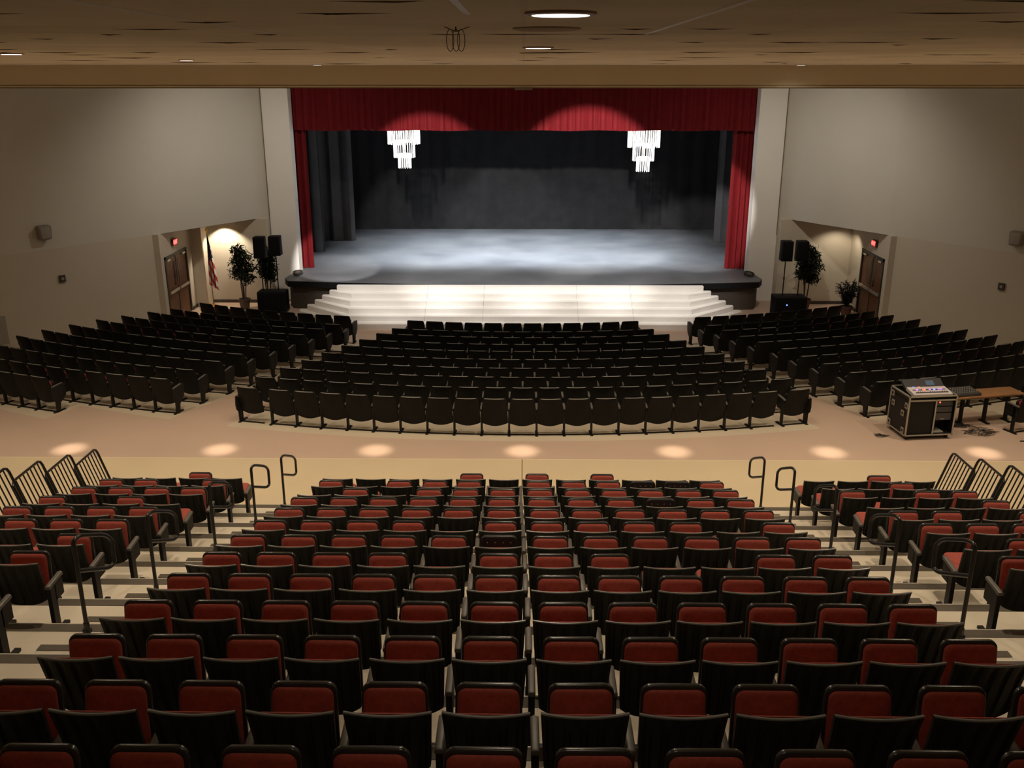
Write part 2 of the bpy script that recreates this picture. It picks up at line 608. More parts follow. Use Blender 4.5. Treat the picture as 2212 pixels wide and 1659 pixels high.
def wall_strip(name, pts, z0, z1, th, m, side):
    """vertical wall following pts; thickness to the outside (side=-1 left, +1 right)"""
    mb = MB().use(m)
    for (a, b) in zip(pts[:-1], pts[1:]):
        d = Vector((b[0] - a[0], b[1] - a[1], 0)).normalized()
        nrm = Vector((d.y, -d.x, 0))
        if nrm.x * side < 0:
            nrm = -nrm
        if abs(nrm.x) < 1e-6:
            nrm = Vector((0, 1, 0))
        q = [(a[0], a[1]), (b[0], b[1]), (b[0] + nrm.x * th, b[1] + nrm.y * th), (a[0] + nrm.x * th, a[1] + nrm.y * th)]
        mb.prism(q, z0, z1)
    return struct(name, mb)


for s, nm in ((-1, 'left'), (1, 'right')):
    up = [(s * 9.02, 33.6), (s * 11.5, 29.85), (s * 14.5, 26.0), (s * 17.5, 22.6), (s * 17.5, -1)]
    wall_strip('wall_%s_upper' % nm, up, 2.62, 8.4, 0.25, 'wall_up', s)
    lo = [(s * 11.5, 29.85), (s * 14.5, 26.0), (s * 17.5, 22.6), (s * 17.5, -1)]
    wall_strip('wall_%s_lower' % nm, lo, -0.5, 2.62, 0.25, 'wall_low', s)
    # alcove: door wall, back wall, soffit
    mb = MB().use('wall_low')
    xa, xb = sorted((s * 11.5, s * 11.75))
    mb.box(xa, xb, 29.6, 29.86, -0.5, 2.62)
    mb.box(xa, xb, 31.9, 33.1, -0.5, 2.62)
    mb.box(xa, xb, 29.86, 31.9, 1.84, 2.62)
    struct('wall_%s_door_side' % nm, mb)
    mb = MB().use('wall_low')
    xa, xb = sorted((s * 9.0, s * 11.75))
    mb.box(xa, xb, 33.1, 33.6, -0.5, 2.62)
    struct('wall_%s_alcove_back' % nm, mb)
    mb = MB().use('wall_low')
    mb.prism([(s * 9.12, 33.6), (s * 11.56, 29.88), (s * 12.0, 29.7), (s * 12.0, 33.6)][::s], 2.63, 2.75)
    struct('ceiling_alcove_%s' % nm, mb)
    mb = MB().use('base')
    xa, xb = sorted((s * 9.0, s * 11.5))
    mb.box(xa, xb, 33.06, 33.1, -0.45, -0.27)
    xa, xb = sorted((s * 11.46, s * 11.5))
    mb.box(xa, xb, 31.95, 33.1, -0.45, -0.27)
    struct('baseboard_%s' % nm, mb)
# small column beside the left door
mb = MB().use('wall_low')
mb.box(-11.5, -11.12, 32.45, 33.1, -0.5, 2.62)
struct('wall_left_column', mb)
# rear wall
mb = MB().use('wall_up')
mb.box(-18, 18, -1.25, -1.0, -0.5, 8.0)
struct('wall_rear', mb)

# proscenium wall: two side strips and a header
mb = MB().use('pros')
mb.box(-9.35, -8.06, 33.6, 34.1, -0.5, 8.4)
struct('wall_proscenium_left', mb)
mb = MB().use('pros')
mb.box(8.06, 9.35, 33.6, 34.1, -0.5, 8.4)
struct('wall_proscenium_right', mb)
mb = MB().use('pros')
mb.box(-8.06, 8.06, 33.6, 34.1, 7.3, 8.4)
struct('wall_proscenium_header', mb)
for s in (-1, 1):
    mb = MB().use('trim')
    xa, xb = sorted((s * 8.98, s * 9.01))
    mb.box(xa, xb, 33.58, 33.6, 2.0, 8.3)
    struct('trim_3' if s < 0 else 'trim_4', mb)

# ---- stage
SZ = 0.62
apron = []
for k in range(25):
    x = -8.15 + 16.3 * k / 24
    apron.append((x, 32.15 - 0.62 * (1 - (x / 8.15) ** 2)))


def off(poly, d):
    return [(x, y + d) for x, y in poly]


mb = MB().use('stagefloor')
mb.prism(apron + [(8.35, 32.6), (8.3, 33.3), (8.03, 33.62), (8.03, 34.0), (11.5, 34.1), (11.5, 44.3), (-11.5, 44.3), (-11.5, 34.1), (-8.03, 34.0), (-8.03, 33.62), (-8.3, 33.3), (-8.35, 32.6)], SZ - 0.06, SZ)
struct('floor_stage', mb)
mb = MB().use('lip')
edge = [(-8.35, 32.6)] + apron + [(8.35, 32.6)]
mb.prism(off(edge, -0.04) + off(edge[::-1], 0.12), SZ - 0.2, SZ - 0.005)
struct('trim_5', mb)
mb = MB().use('apron')
edge2 = [(-8.3, 33.6)] + [(x * 0.985, y + 0.08) for x, y in edge] + [(8.3, 33.6)]
mb.prism(edge2 + [(8.2, 33.6), (-8.2, 33.6)], -0.45, SZ - 0.19)
struct('wall_stage_front', mb)
# stage house walls and roof
mb = MB().use('black')
mb.box(-11.8, -11.5, 34.1, 44.6, 0, 9.5)
struct('wall_stage_left', mb)
mb = MB().use('black')
mb.box(11.5, 11.8, 34.1, 44.6, 0, 9.5)
struct('wall_stage_right', mb)
mb = MB().use('black')
mb.box(-11.5, 11.5, 44.3, 44.6, 0, 9.5)
struct('wall_stage_back', mb)
mb = MB().use('black')
mb.box(-11.8, 11.8, 34.1, 44.6, 9.5, 9.7)
struct('ceiling_stage', mb)

# ---- white portable stairs: stacked trapezoid levels
root = tag(empty('stage_stairs', (-0.1, 31.0, -0.378)), 'wide white painted staircase with angled ends leading up to the stage front', 'stairs')
ZF = -0.378
for lv in range(6):          # 0 = bottom
    top = ZF + (SZ - ZF) * (lv + 1) / 6.0 + (0.012 if lv == 5 else 0)
    bot = ZF + (SZ - ZF) * lv / 6.0 + (0.0 if lv else -0.02)
    fy = 29.4 + 0.36 * lv
    rx = 7.5 - 0.262 * lv
    ry = 31.33
    fx = 5.62 + 0.0 * lv
    ch = min(rx - fx, ry - fy + 0.6)
    poly = [(-fx - 0.1, fy), (fx - 0.1, fy), (rx - 0.1, min(fy + (rx - fx) * 0.92, ry)), (rx - 0.1, ry), (-rx - 0.1, ry), (-rx - 0.1, min(fy + (rx - fx) * 0.92, ry))]
    ry2 = 32.05
    mb = MB().use('white')
    poly = [(-fx - 0.1, fy), (fx - 0.1, fy), (rx - 0.1, min(fy + (rx - fx) * 0.95, 31.3)), (rx - 0.1, 31.5 + 0.001 * lv), (-rx - 0.1, 31.5 + 0.001 * lv), (-rx - 0.1, min(fy + (rx - fx) * 0.95, 31.3))]
    mb.prism([(x + 0.1, y - 31.0) for x, y in poly], bot - ZF, top - ZF)
    obj('step', mb, parent=root, smooth=False)
    mb = MB().use('trim')
    for sx in (-3.1, -1.2, 1.9, 3.7):
        mb.box(sx, sx + 0.006, fy - 31.0 - 0.003, fy - 31.0 + 0.3, bot - ZF + 0.01, top - ZF + 0.0015)
    st = obj('seam', mb, parent=root, smooth=False)


# ---- curtains
def drape(name, x0, x1, y, z0, z1, m, amp=0.06, wl=0.35, seed=0, n=None, wob=0.0, z0fn=None, th=0.03):
    r = random.Random(seed)
    n = n or max(8, int((x1 - x0) / wl * 8))
    ph = r.random() * 6
    front, back = [], []
    cols = []
    for i in range(n + 1):
        x = x0 + (x1 - x0) * i / n
        t = 2 * pi * (x - x0) / wl + ph + 0.5 * sin(1.3 * x)
        yy = y + amp * (sin(t) + 0.25 * sin(2.3 * t + 1))
        cols.append((x, yy))
    mb = MB().use(m)
    vs, fs = [], []
    nz = 5
    for (dy) in (0, th):
        for i, (x, yy) in enumerate(cols):
            zb = z0 if z0fn is None else z0fn(x)
            for k in range(nz + 1):
                f = k / nz
                vs.append((x, y + (yy - y) * (1 - 0.35 * f) + dy, zb + (z1 - zb) * f))
    A = (n + 1) * (nz + 1)
    for i in range(n):
        for k in range(nz):
            a = i * (nz + 1) + k
            fs.append((a, a + nz + 1, a + nz + 2, a + 1))
            fs.append((A + a, A + a + 1, A + a + nz + 2, A + a + nz + 1))
        a = i * (nz + 1)
        fs.append((a, A + a, A + a + nz + 1, a + nz + 1))
        a += nz
        fs.append((a, a + nz + 1, A + a + nz + 1, A + a))
    for i in (0, n):
        for k in range(nz):
            a = i * (nz + 1) + k
            fs.append((a, a + 1, A + a + 1, A + a))
    mb.add(vs, fs)
    return obj(name, mb)


tag(drape('stage_valance', -8.05, 8.05, 34.16, 5.5, 7.9, 'curtain', 0.045, 0.28, 1, z0fn=lambda x: 5.55 + 0.015 * sin(x * 3)),
    'long dark red pleated valance hanging across the top of the stage opening', 'curtain')
tag(drape('stage_leg_curtain', -8.2, -7.72, 34.45, SZ + 0.01, 7.3, 'curtain', 0.05, 0.2, 2),
    'narrow red velvet side curtain at the left edge of the stage', 'curtain')
tag(drape('stage_leg_curtain', 7.42, 8.15, 34.45, SZ + 0.01, 7.3, 'curtain', 0.05, 0.2, 3),
    'bright red velvet side curtain at the right edge of the stage', 'curtain')
tag(drape('masking_curtain', -10.5, -7.98, 37.7, SZ + 0.01, 9.5, 'grey', 0.06, 0.5, 4),
    'charcoal masking drape behind the left red curtain, nearest the audience', 'curtain', 'charcoal masking drapes')
tag(drape('masking_curtain', -10.5, -7.2, 40.45, SZ + 0.01, 9.5, 'grey', 0.08, 0.6, 5),
    'charcoal masking drape at stage left side, deeper in and reaching furthest inward', 'curtain', 'charcoal masking drapes')
tag(drape('masking_curtain', 8.25, 10.8, 37.5, SZ + 0.01, 9.5, 'grey', 0.06, 0.5, 6),
    'charcoal masking drape just behind the right red curtain', 'curtain', 'charcoal masking drapes')
tag(drape('masking_curtain', 8.1, 10.8, 40.2, SZ + 0.01, 9.5, 'grey', 0.06, 0.5, 7),
    'charcoal masking drape at the right of the stage, deeper in by the backdrop', 'curtain', 'charcoal masking drapes')
tag(drape('backdrop_curtain', -9.9, 10.4, 43.7, SZ + 0.01, 9.5, 'backdrop', 0.03, 0.7, 8),
    'wide black backdrop curtain closing the rear of the stage', 'curtain')
tag(drape('border_curtain', -9.5, 9.5, 36.0, 6.15, 9.5, 'black', 0.03, 0.5, 9),
    'black border curtain hanging just behind the red valance', 'curtain')

# ================================================================ CHANDELIERS


def chandelier():
    root = empty('chandelier')
    mb = MB().use('chrome')
    mb.tube([(0, 0, 0), (0, 0, 5.42)], 0.012, 6)
    obj('suspension_rod', mb, parent=root)
    tiers = [(0.56, 0.80, 0.30, 40), (0.38, 0.37, 0.30, 30), (0.22, 0.0, 0.24, 20)]
    tops = [(1.75, 0.85, 0.57, 40), (0.98, 0.38, 0.38, 28), (0.52, 0.0, 0.23, 18)]
    r = random.Random(5)
    for (zt, zb, rad, n) in tops:
        mb = MB().use('chrome')
        ring = [(rad * cos(2 * pi * k / 24), rad * sin(2 * pi * k / 24), zt) for k in range(25)]
        mb.tube(ring, 0.012, 6)
        for a in (0, pi / 2):
            mb.tube([(-rad * cos(a), -rad * sin(a), zt), (rad * cos(a), rad * sin(a), zt)], 0.008, 6)
        obj('ring', mb, parent=root)
        mb = MB()
        for k in range(n):
            t = 2 * pi * k / n
            mb.use('crystaldim' if r.random() < 0.3 else 'crystal')
            mb.tube([(rad * cos(t), rad * sin(t), zb + 0.012 * r.random()), (rad * cos(t), rad * sin(t), zt)], 0.0125, 5)
        obj('crystal_rods', mb, parent=root)
    return root


c0 = chandelier()
c0.location = (-4.3, 35.0, 4.18)
tag(c0, 'lit tiered crystal chandelier hanging over the left half of the stage', 'chandelier', 'crystal chandeliers above the stage')
c1 = copy_tree(c0)
c1.location = (4.33, 35.0, 4.07)
tag(c1, 'lit tiered crystal chandelier hanging over the right half of the stage', 'chandelier', 'crystal chandeliers above the stage')
for x, z in ((-4.3, 4.9), (4.33, 4.8)):
    d = bpy.data.lights.new('chandelier_glow', 'POINT')
    d.energy = 60
    d.color = (1, 0.95, 0.9)
    d.shadow_soft_size = 0.3
    o = bpy.data.objects.new('chandelier_glow', d)
    o.location = (x, 34.7, z + 0.3)
    COL.objects.link(o)

# ================================================================ CEILING DOWNLIGHTS
LAB = ['round white downlight nearest the viewer at the top of the picture', 'thin glowing downlight just beyond the large one near the ceiling centre',
       'glowing downlight in the ceiling left of the stage opening', 'glowing downlight at the far left edge of the ceiling, nearer than its neighbour',
       'small glowing downlight in the ceiling above the right stage column', 'tiny glowing downlight by the beam, above the left part of the valance',
       'small glowing downlight close to the beam at the far left']
for i, (x, y) in enumerate(SEEN_LIGHTS):
    root = empty('ceiling_downlight', (x, y, CEIL))
    mb = MB()
    mb.lathe([(0.095, 0.0), (0.118, 0.0), (0.118, -0.008), (0.097, -0.011)], 32, caps=False)
    obj('ring', mb, 'ring', root)
    mb = MB()
    mb.lathe([(0.001, -0.004), (0.094, -0.004), (0.094, -0.012), (0.001, -0.012)], 32)
    obj('diffuser', mb, 'lampface', root)
    tag(root, LAB[i], 'ceiling light', 'round ceiling downlights')
# shallow dark ceiling registers behind the lights
for (x, y, r_, lab) in [(0.10, 4.42, 0.15, 'shallow round ceiling disc just beyond the nearest downlight'), (0.1, 9.6, 0.14, 'small round ceiling disc beyond the second downlight')]:
    mb = MB()
    mb.lathe([(r_, 0.0), (r_, -0.006), (r_ * 0.8, -0.012), (0.001, -0.012)], 32)
    o = obj('ceiling_disc', mb, 'discpaint')
    o.location = (x, y, CEIL)
    tag(o, lab, 'ceiling disc')
mb = MB()
for k, dx in ((0, -0.025), (1, 0.0), (2, 0.022)):
    pts = []
    for q in range(17):
        a = 2 * pi * q / 16
        pts.append((dx + 0.016 * sin(a), 0.003 * k, -0.055 + 0.045 * cos(a)))
    mb.tube(pts, 0.0016, 5)
mb.tube([(-0.05, 0, 0.0), (-0.02, 0, -0.012), (0.0, 0, -0.02), (0.03, 0, -0.01), (0.06, 0, 0.0)], 0.0018, 5)
mb.tube([(0, 0, 0.0), (0.0, 0, -0.02)], 0.003, 5)
o = obj('hanging_wire', mb, 'wire')
o.location = (-0.29, 4.3, CEIL)
tag(o, 'looped brown wire dangling from a gap in the ceiling tiles', 'wire')
mb = MB().use('boxgrey')
mb.box(-0.22, 0.22, -0.05, 0.0, 0, 0.06)
o = obj('beam_fixture', mb)
o.location = (-0.0, FASC_Y - 0.03, 7.06)
tag(o, 'small white box fixed under the ceiling beam near its middle', 'fixture')

# ================================================================ DOORS, SIGNS, WALL BOXES


def text_mesh(txt, size, ext):
    cu = bpy.data.curves.new('txt', 'FONT')
    cu.body = txt
    cu.size = size
    cu.extrude = ext
    cu.offset = size * 0.02
    cu.align_x = 'CENTER'
    cu.align_y = 'CENTER'
    cu.resolution_u = 4
    o = bpy.data.objects.new('txt', cu)
    COL.objects.link(o)
    bpy.context.view_layer.update()
    me = bpy.data.meshes.new_from_object(o.evaluated_get(bpy.context.evaluated_depsgraph_get()))
    bpy.data.objects.remove(o)
    return me


TX = text_mesh('EXIT', 0.16, 0.004)
TX.materials.clear()
TX.materials.append(M['exitred'])

for s, nm, num in ((-1, 'left', 1), (1, 'right', 2)):
    X = s * 11.5
    root = empty('door_%d' % num, (X, 30.88, -0.36))
    root['kind'] = 'structure'
    yc = 1.0

    def bx(mb, u0, u1, y0, y1, z0, z1):
        """u: distance into the hall"""
        xa, xb = sorted((-s * u0, -s * u1))
        mb.box(xa, xb, y0, y1, z0, z1)
    mb = MB().use('doorframe')
    bx(mb, -0.12, 0.03, -1.02, -0.94, 0, 2.2)
    bx(mb, -0.12, 0.03, 0.94, 1.02, 0, 2.2)
    bx(mb, -0.12, 0.03, -1.02, 1.02, 2.12, 2.2)
    bx(mb, -0.08, 0.0, -0.02, 0.02, 0, 2.12)
    obj('door_frame', mb, parent=root, smooth=False)
    for (y0, y1) in ((-0.93, -0.02), (0.02, 0.93)):
        mb = MB().use('wood')
        bx(mb, -0.06, -0.015, y0, y1, 0.01, 2.12)
        lf = obj('door_leaf', mb, parent=root, smooth=False)
        ym = (y0 + y1) / 2
        yh = y0 + 0.12 if y0 > 0 else y1 - 0.24
        mb = MB().use('glass')
        bx(mb, -0.02, -0.008, yh, yh + 0.12, 1.15, 1.95)
        obj('window_pane', mb, parent=lf, smooth=False)
        mb = MB().use('chrome')
        bx(mb, 0.02, 0.06, y0 + 0.05, y1 - 0.05, 0.96, 1.05)
        bx(mb, -0.02, 0.03, y0 + 0.06, y0 + 0.12, 0.97, 1.04)
        bx(mb, -0.02, 0.03, y1 - 0.12, y1 - 0.06, 0.97, 1.04)
        obj('push_bar', mb, parent=lf, smooth=False)
        mb = MB().use('chrome')
        bx(mb, -0.015, 0.04, ym + (0.1 if y0 > 0 else -0.35), ym + (0.35 if y0 > 0 else -0.1), 2.03, 2.09)
        obj('door_closer', mb, parent=lf, smooth=False)
    # backing so the opening is not empty
    mb = MB().use('doorframe')
    bx(mb, -0.24, -0.2, -1.02, 1.02, 0, 2.2)
    obj('door_backing', mb, parent=root, smooth=False)
    # exit sign above
    sg = empty('exit_sign', (X - s * 0.06, 30.75, 2.2))
    mb = MB().use('boxdark')
    mb.box(-0.03, 0.03, -0.17, 0.17, -0.11, 0.11)
    obj('housing', mb, parent=sg, smooth=False)
    mb = MB().use('exitface')
    xa, xb = sorted((-s * 0.03, -s * 0.036))
    mb.box(xa, xb, -0.155, 0.155, -0.095, 0.095)
    obj('sign_face', mb, parent=sg, smooth=False)
    t = link('sign_letters', TX, sg, (-s * 0.042, 0, 0), (pi / 2, 0, -s * pi / 2))
    tag(sg, 'glowing red exit sign above the %s side door' % nm, 'exit sign', 'red exit signs')
    SW = {-1: ((-13.43, 27.38), (-14.6, 25.88)), 1: ((13.53, 27.25), (14.4, 26.13))}


def on_wall(s, t, z, off_=0.0):
    """point on the side wall segment between (11.5,29.85) and (14.5,26.0); t in metres from the far end"""
    L = hypot(3.0, 3.85)
    d = (3.0 / L, -3.85 / L)
    n = (-3.85 / L, -3.0 / L)
    return (s * (11.5 + d[0] * t + n[0] * off_), 29.85 + d[1] * t + n[1] * off_, z), (-s) * atan2(3.85, 3.0) * 1.0


def wall_ang(s):
    # rotation so that local -Y faces the hall
    return s * atan2(-3.85, 3.0) if s > 0 else atan2(3.85, 3.0)


WB = {-1: (3.72, 3.35, 2.83), 1: (4.0, 3.75, 2.72)}
for s, nm in ((-1, 'left'), (1, 'right')):
    ts, tb, _ = WB[s]
    p, _a = on_wall(s, ts, 3.13 if s < 0 else 3.05, 0.0)
    sp = empty('wall_speaker', p, -s * atan2(3.85, 3.0))
    mb = MB().use('boxgrey')
    mb.slab(rrect(0.17, 0.19, -0.2, 0.2, 0.05, 0.05), -0.22, 0.0, 0.02)
    obj('cabinet', mb, parent=sp)
    mb = MB().use('dim')
    mb.slab(rrect(0.13, 0.145, -0.16, 0.16, 0.04, 0.04), -0.235, -0.215, 0.005)
    obj('grille', mb, parent=sp)
    tag(sp, 'small grey loudspeaker mounted on the %s upper wall' % nm, 'wall speaker', 'grey loudspeakers on the side walls')
    p, _a = on_wall(s, tb, 1.72 if s < 0 else 1.62, 0.0)
    sw = empty('wall_control_box', p, -s * atan2(3.85, 3.0))
    mb = MB().use('boxdark')
    mb.box(-0.09, 0.09, -0.05, 0, -0.1, 0.1)
    obj('housing', mb, parent=sw)
    mb = MB().use('dim')
    mb.box(-0.035, 0.035, -0.058, -0.05, -0.04, 0.04)
    obj('dial', mb, parent=sw)
    tag(sw, 'small dark control box on the %s lower wall' % nm, 'control box', 'control boxes on the side walls')

# shallow wall cabinet at far left edge
p, _a = on_wall(-1, 5.5, 0.55, 0.0)
cb = empty('wall_cabinet', p, atan2(3.85, 3.0))
mb = MB().use('wall_low')
mb.box(-0.4, 0.4, -0.05, 0, -0.45, 0.45)
obj('cabinet_body', mb, parent=cb, smooth=False)
mb = MB().use('dim')
mb.box(-0.36, 0.36, -0.06, -0.05, -0.41, 0.41)
obj('cabinet_door', mb, parent=cb, smooth=False)
tag(cb, 'shallow beige cabinet on the lower wall at the far left edge', 'cabinet')

# ================================================================ FLAG
fx, fy, fz = -10.95, 32.55, -0.378
root = tag(empty('flag_stand', (fx, fy, fz)), 'United States flag hanging furled on a pole in the left alcove', 'flag')
mb = MB().use('gold')
mb.lathe([(0.16, 0), (0.16, 0.03), (0.05, 0.07), (0.03, 0.12)], 20)
obj('base', mb, parent=root)
mb = MB().use('pole')
mb.tube([(0, 0, 0.05), (0, 0, 2.55)], 0.014, 8)
obj('pole', mb, parent=root)
mb = MB().use('gold')
mb.lathe([(0.008, 2.55), (0.03, 2.58), (0.012, 2.62), (0.045, 2.67), (0.03, 2.74), (0.004, 2.78)], 12)
obj('finial', mb, parent=root)
mb = MB().use('flagblue')
nu, nv = 40, 44
vs, fs, mi = [], [], []
for j in range(nv + 1):
    v = j / nv
    z = 2.48 - 1.72 * v
    wd = 0.035 + 0.24 * min(1, v * 1.05) ** 0.9
    for i in range(nu + 1):
        u = i / nu
        x = -0.05 * v + wd * u * (1.0 + 0.1 * sin(3 * v)) + 0.0
        y = -0.02 - 0.045 * (0.3 + v) * (sin(u * 15 + v * 2.0) + 0.4 * sin(u * 31))
        vs.append((x, y, z - 0.18 * u * v + 0.05 * sin(u * 15 + v * 2) * v))
for j in range(nv):
    for i in range(nu):
        a = j * (nu + 1) + i
        u, v = (i + 0.5) / nu, (j + 0.5) / nv
        if v < 0.50 - 0.10 * u:
            k = 'flagwhite' if (i % 5 == 2 and (j + (i // 5) * 2) % 4 == 0 and 2 < j) else 'flagblue'
        else:
            q = (v * 7.5 - u * 2.2)
            k = 'flagred' if int(math.floor(q * 1.15)) % 2 == 0 else 'flagwhite'
        mb.use(k)
        mi.append(k)
        fs.append((a, a + 1, a + nu + 2, a + nu + 1))
o0 = len(mb.v)
mb.v += [Vector(p) for p in vs]
for q, k in zip(fs, mi):
    mb.use(k)
    mb.f.append(list(q))
    mb.mi.append(mb.cur)
fl = obj('flag_cloth', mb, parent=root)
sol = fl.modifiers.new('solid', 'SOLIDIFY')
sol.thickness = 0.004

# ================================================================ PLANTS


def leaf_cloud(mb, centres, n, lsize, rng, m):
    mb.use(m)
    for _ in range(n):
        cx, cy, cz, rx, ry, rz = rng.choice(centres)
        a = rng.random() * 2 * pi
        c = rng.uniform(-1, 1)
        r = rng.random() ** 0.45
        sx = sqrt(1 - c * c)
        p = Vector((cx + rx * r * sx * cos(a), cy + ry * r * sx * sin(a), cz + rz * r * c))
        L = lsize * rng.uniform(0.7, 1.3)
        W = L * 0.42
        T = Matrix.Translation(p) @ Euler((rng.uniform(-0.9, 0.9), rng.uniform(-0.9, 0.9), rng.random() * 6.28)).to_matrix().to_4x4()
        mb.add([(0, 0, 0), (L * 0.5, W * 0.5, 0.012), (L, 0, -0.01), (L * 0.5, -W * 0.5, 0.012)], [(0, 1, 2, 3)], T)


def pot(root, r, h, m):
    mb = MB().use(m)
    mb.lathe([(r * 0.72, 0), (r * 0.95, h * 0.85), (r * 1.05, h * 0.86), (r * 1.05, h), (r * 0.9, h), (r * 0.88, h * 0.9), (0.01, h * 0.9)], 20)
    obj('pot', mb, parent=root)


def ficus(loc, height, wdt, seed, potm, n=900):
    rng = random.Random(seed)
    root = empty('ficus_tree', loc)
    pot(root, 0.2, 0.36, potm)
    mb = MB().use('soil')
    mb.lathe([(0.17, 0.31), (0.17, 0.335), (0.01, 0.34)], 16)
    obj('soil', mb, parent=root)
    mb = MB().use('bark')
    tops = []
    for k in range(4):
        a = k * 1.57 + rng.random()
        x1, y1 = 0.09 * cos(a), 0.09 * sin(a)
        x2, y2 = wdt * 0.35 * cos(a + 0.6), wdt * 0.35 * sin(a + 0.6)
        pts = [(x1 * 0.5, y1 * 0.5, 0.3), (x1, y1, 0.3 + height * 0.25), (x2 * 0.5, y2 * 0.5, 0.3 + height * 0.5), (x2, y2, 0.3 + height * (0.6 + 0.1 * k))]
        mb.tube(pts, [0.022, 0.018, 0.014, 0.006], 6)
        tops.append(pts[-1])
    obj('stems', mb, parent=root)
    mb = MB()
    cs = []
    for k in range(9):
        z = height * (0.42 + 0.055 * k) + 0.2
        a = k * 2.1
        w_ = wdt * (0.55 - 0.035 * abs(k - 3))
        cs.append((w_ * 0.45 * cos(a), w_ * 0.45 * sin(a), z, w_ * 0.75, w_ * 0.75, height * 0.11))
    leaf_cloud(mb, cs, n, 0.12, rng, 'leaf')
    obj('foliage', mb, parent=root, smooth=False)
    return root


tag(ficus((-9.72, 32.15, -0.378), 2.15, 0.80, 11, 'pot', 1900), 'tall leafy ficus in a brown pot under the alcove light, right of the flag', 'potted plant')
tag(ficus((-8.95, 32.5, -0.378), 2.05, 0.6, 12, 'pot2', 2300), 'dark ficus behind the left loudspeakers, its pot hidden by the subwoofer', 'potted plant')
tag(ficus((9.85, 32.35, -0.378), 2.15, 0.80, 13, 'pot2', 3000), 'narrow dark ficus in a reddish pot right of the right loudspeakers', 'potted plant')
# bushy plant right
rng = random.Random(21)
root = tag(empty('potted_shrub', (11.02, 31.5, -0.37)), 'low dark bushy plant with spiky upright leaves beside the right door', 'potted plant')
pot(root, 0.2, 0.3, 'pot2')
mb = MB().use('leaf2')
for k in range(48):
    a = rng.random() * 2 * pi
    tilt = rng.uniform(0.05, 0.75)
    L = rng.uniform(0.45, 0.9)
    p0 = Vector((0, 0, 0.27))
    d = Vector((sin(tilt) * cos(a), sin(tilt) * sin(a), cos(tilt)))
    p1 = p0 + d * L
    mb.tube([p0, p0 + d * L * 0.5, p1], [0.008, 0.006, 0.003], 5)
    for q in range(14):
        f = 0.2 + 0.8 * q / 13
        p = p0 + d * L * f
        T = Matrix.Translation(p) @ Euler((rng.uniform(-1, 1), rng.uniform(-1.2, 0.3), rng.random() * 6.28)).to_matrix().to_4x4()
        mb.add([(0, 0, 0), (0.07, 0.022, 0.01), (0.16, 0, -0.005), (0.07, -0.022, 0.01)], [(0, 1, 2, 3)], T)
obj('foliage', mb, parent=root, smooth=False)

# ================================================================ SPEAKERS


def subwoofer(loc, w, d, h, label, led):
    root = tag(empty('subwoofer', loc), label, 'subwoofer', 'subwoofers beside the stage')
    mb = MB().use('speaker')
    mb.slab(rrect(w / 2, w / 2, 0.03, h, 0.02, 0.02), -d / 2, d / 2, 0.012)
    obj('cabinet', mb, parent=root)
    mb = MB().use('grille')
    mb.slab(rrect(w / 2 - 0.05, w / 2 - 0.05, 0.08, h - 0.06, 0.02, 0.02), -d / 2 - 0.015, -d / 2 + 0.004, 0.004)
    obj('grille', mb, parent=root)
    for sx in (-1, 1):
        for sy in (-1, 1):
            mb = MB().use('speaker')
            mb.tube([(sx * w * 0.4, sy * d * 0.4, 0.0), (sx * w * 0.4, sy * d * 0.4, 0.035)], 0.03, 10)
            obj('foot', mb, parent=root)
    if led:
        mb = MB().use('blueled')
        mb.box(-0.16, -0.125, -d / 2 - 0.024, -d / 2 - 0.012, h * 0.62, h * 0.62 + 0.035)
        obj('power_light', mb, parent=root)
    return root


def pole_speaker(loc, zb, zt, w, label, polez):
    root = tag(empty('pole_speaker', loc), label, 'loudspeaker', 'loudspeakers on poles beside the stage')
    h = zt - zb
    mb = MB().use('speaker')
    mb.slab(rrect(w / 2, w / 2 * 0.96, zb, zt, 0.03, 0.03), -0.17, 0.17, 0.015)
    obj('cabinet', mb, parent=root)
    mb = MB().use('grille')
    mb.slab(rrect(w / 2 - 0.025, w / 2 - 0.035, zb + 0.03, zt - 0.03, 0.02, 0.02), -0.182, -0.165, 0.004)
    obj('grille', mb, parent=root)
    mb = MB().use('steel')
    mb.tube([(0, 0, polez), (0, 0, zb + 0.02)], 0.019, 8)
    mb.tube([(0, 0, (polez + zb) / 2 - 0.04), (0, 0, (polez + zb) / 2 + 0.04)], 0.028, 8)
    obj('pole', mb, parent=root)
    return root


SZF = -0.378
subwoofer((-8.6, 31.75, SZF), 0.95, 0.6, 0.74, 'large black subwoofer on the floor left of the stage stairs', False)
subwoofer((9.0, 31.35, SZF), 1.05, 0.65, 0.70, 'large black subwoofer with a blue power light right of the stage', True)
pole_speaker((-8.92, 31.75, SZF + 0.74), 1.13, 1.86, 0.38, 'black loudspeaker on a pole in front of the dark ficus, left of stage', 0.0)
pole_speaker((-8.40, 31.78, SZF + 0.74), 1.22, 1.88, 0.40, 'black loudspeaker on a pole against the white left stage column', 0.0)
pole_speaker((8.77, 31.35, SZF + 0.70), 1.19, 1.86, 0.38, 'black loudspeaker on a pole against the white right stage column', 0.0)
pole_speaker((9.28, 31.35, SZF + 0.70), 1.19, 1.86, 0.38, 'black loudspeaker on a pole beside the narrow dark ficus', 0.0)
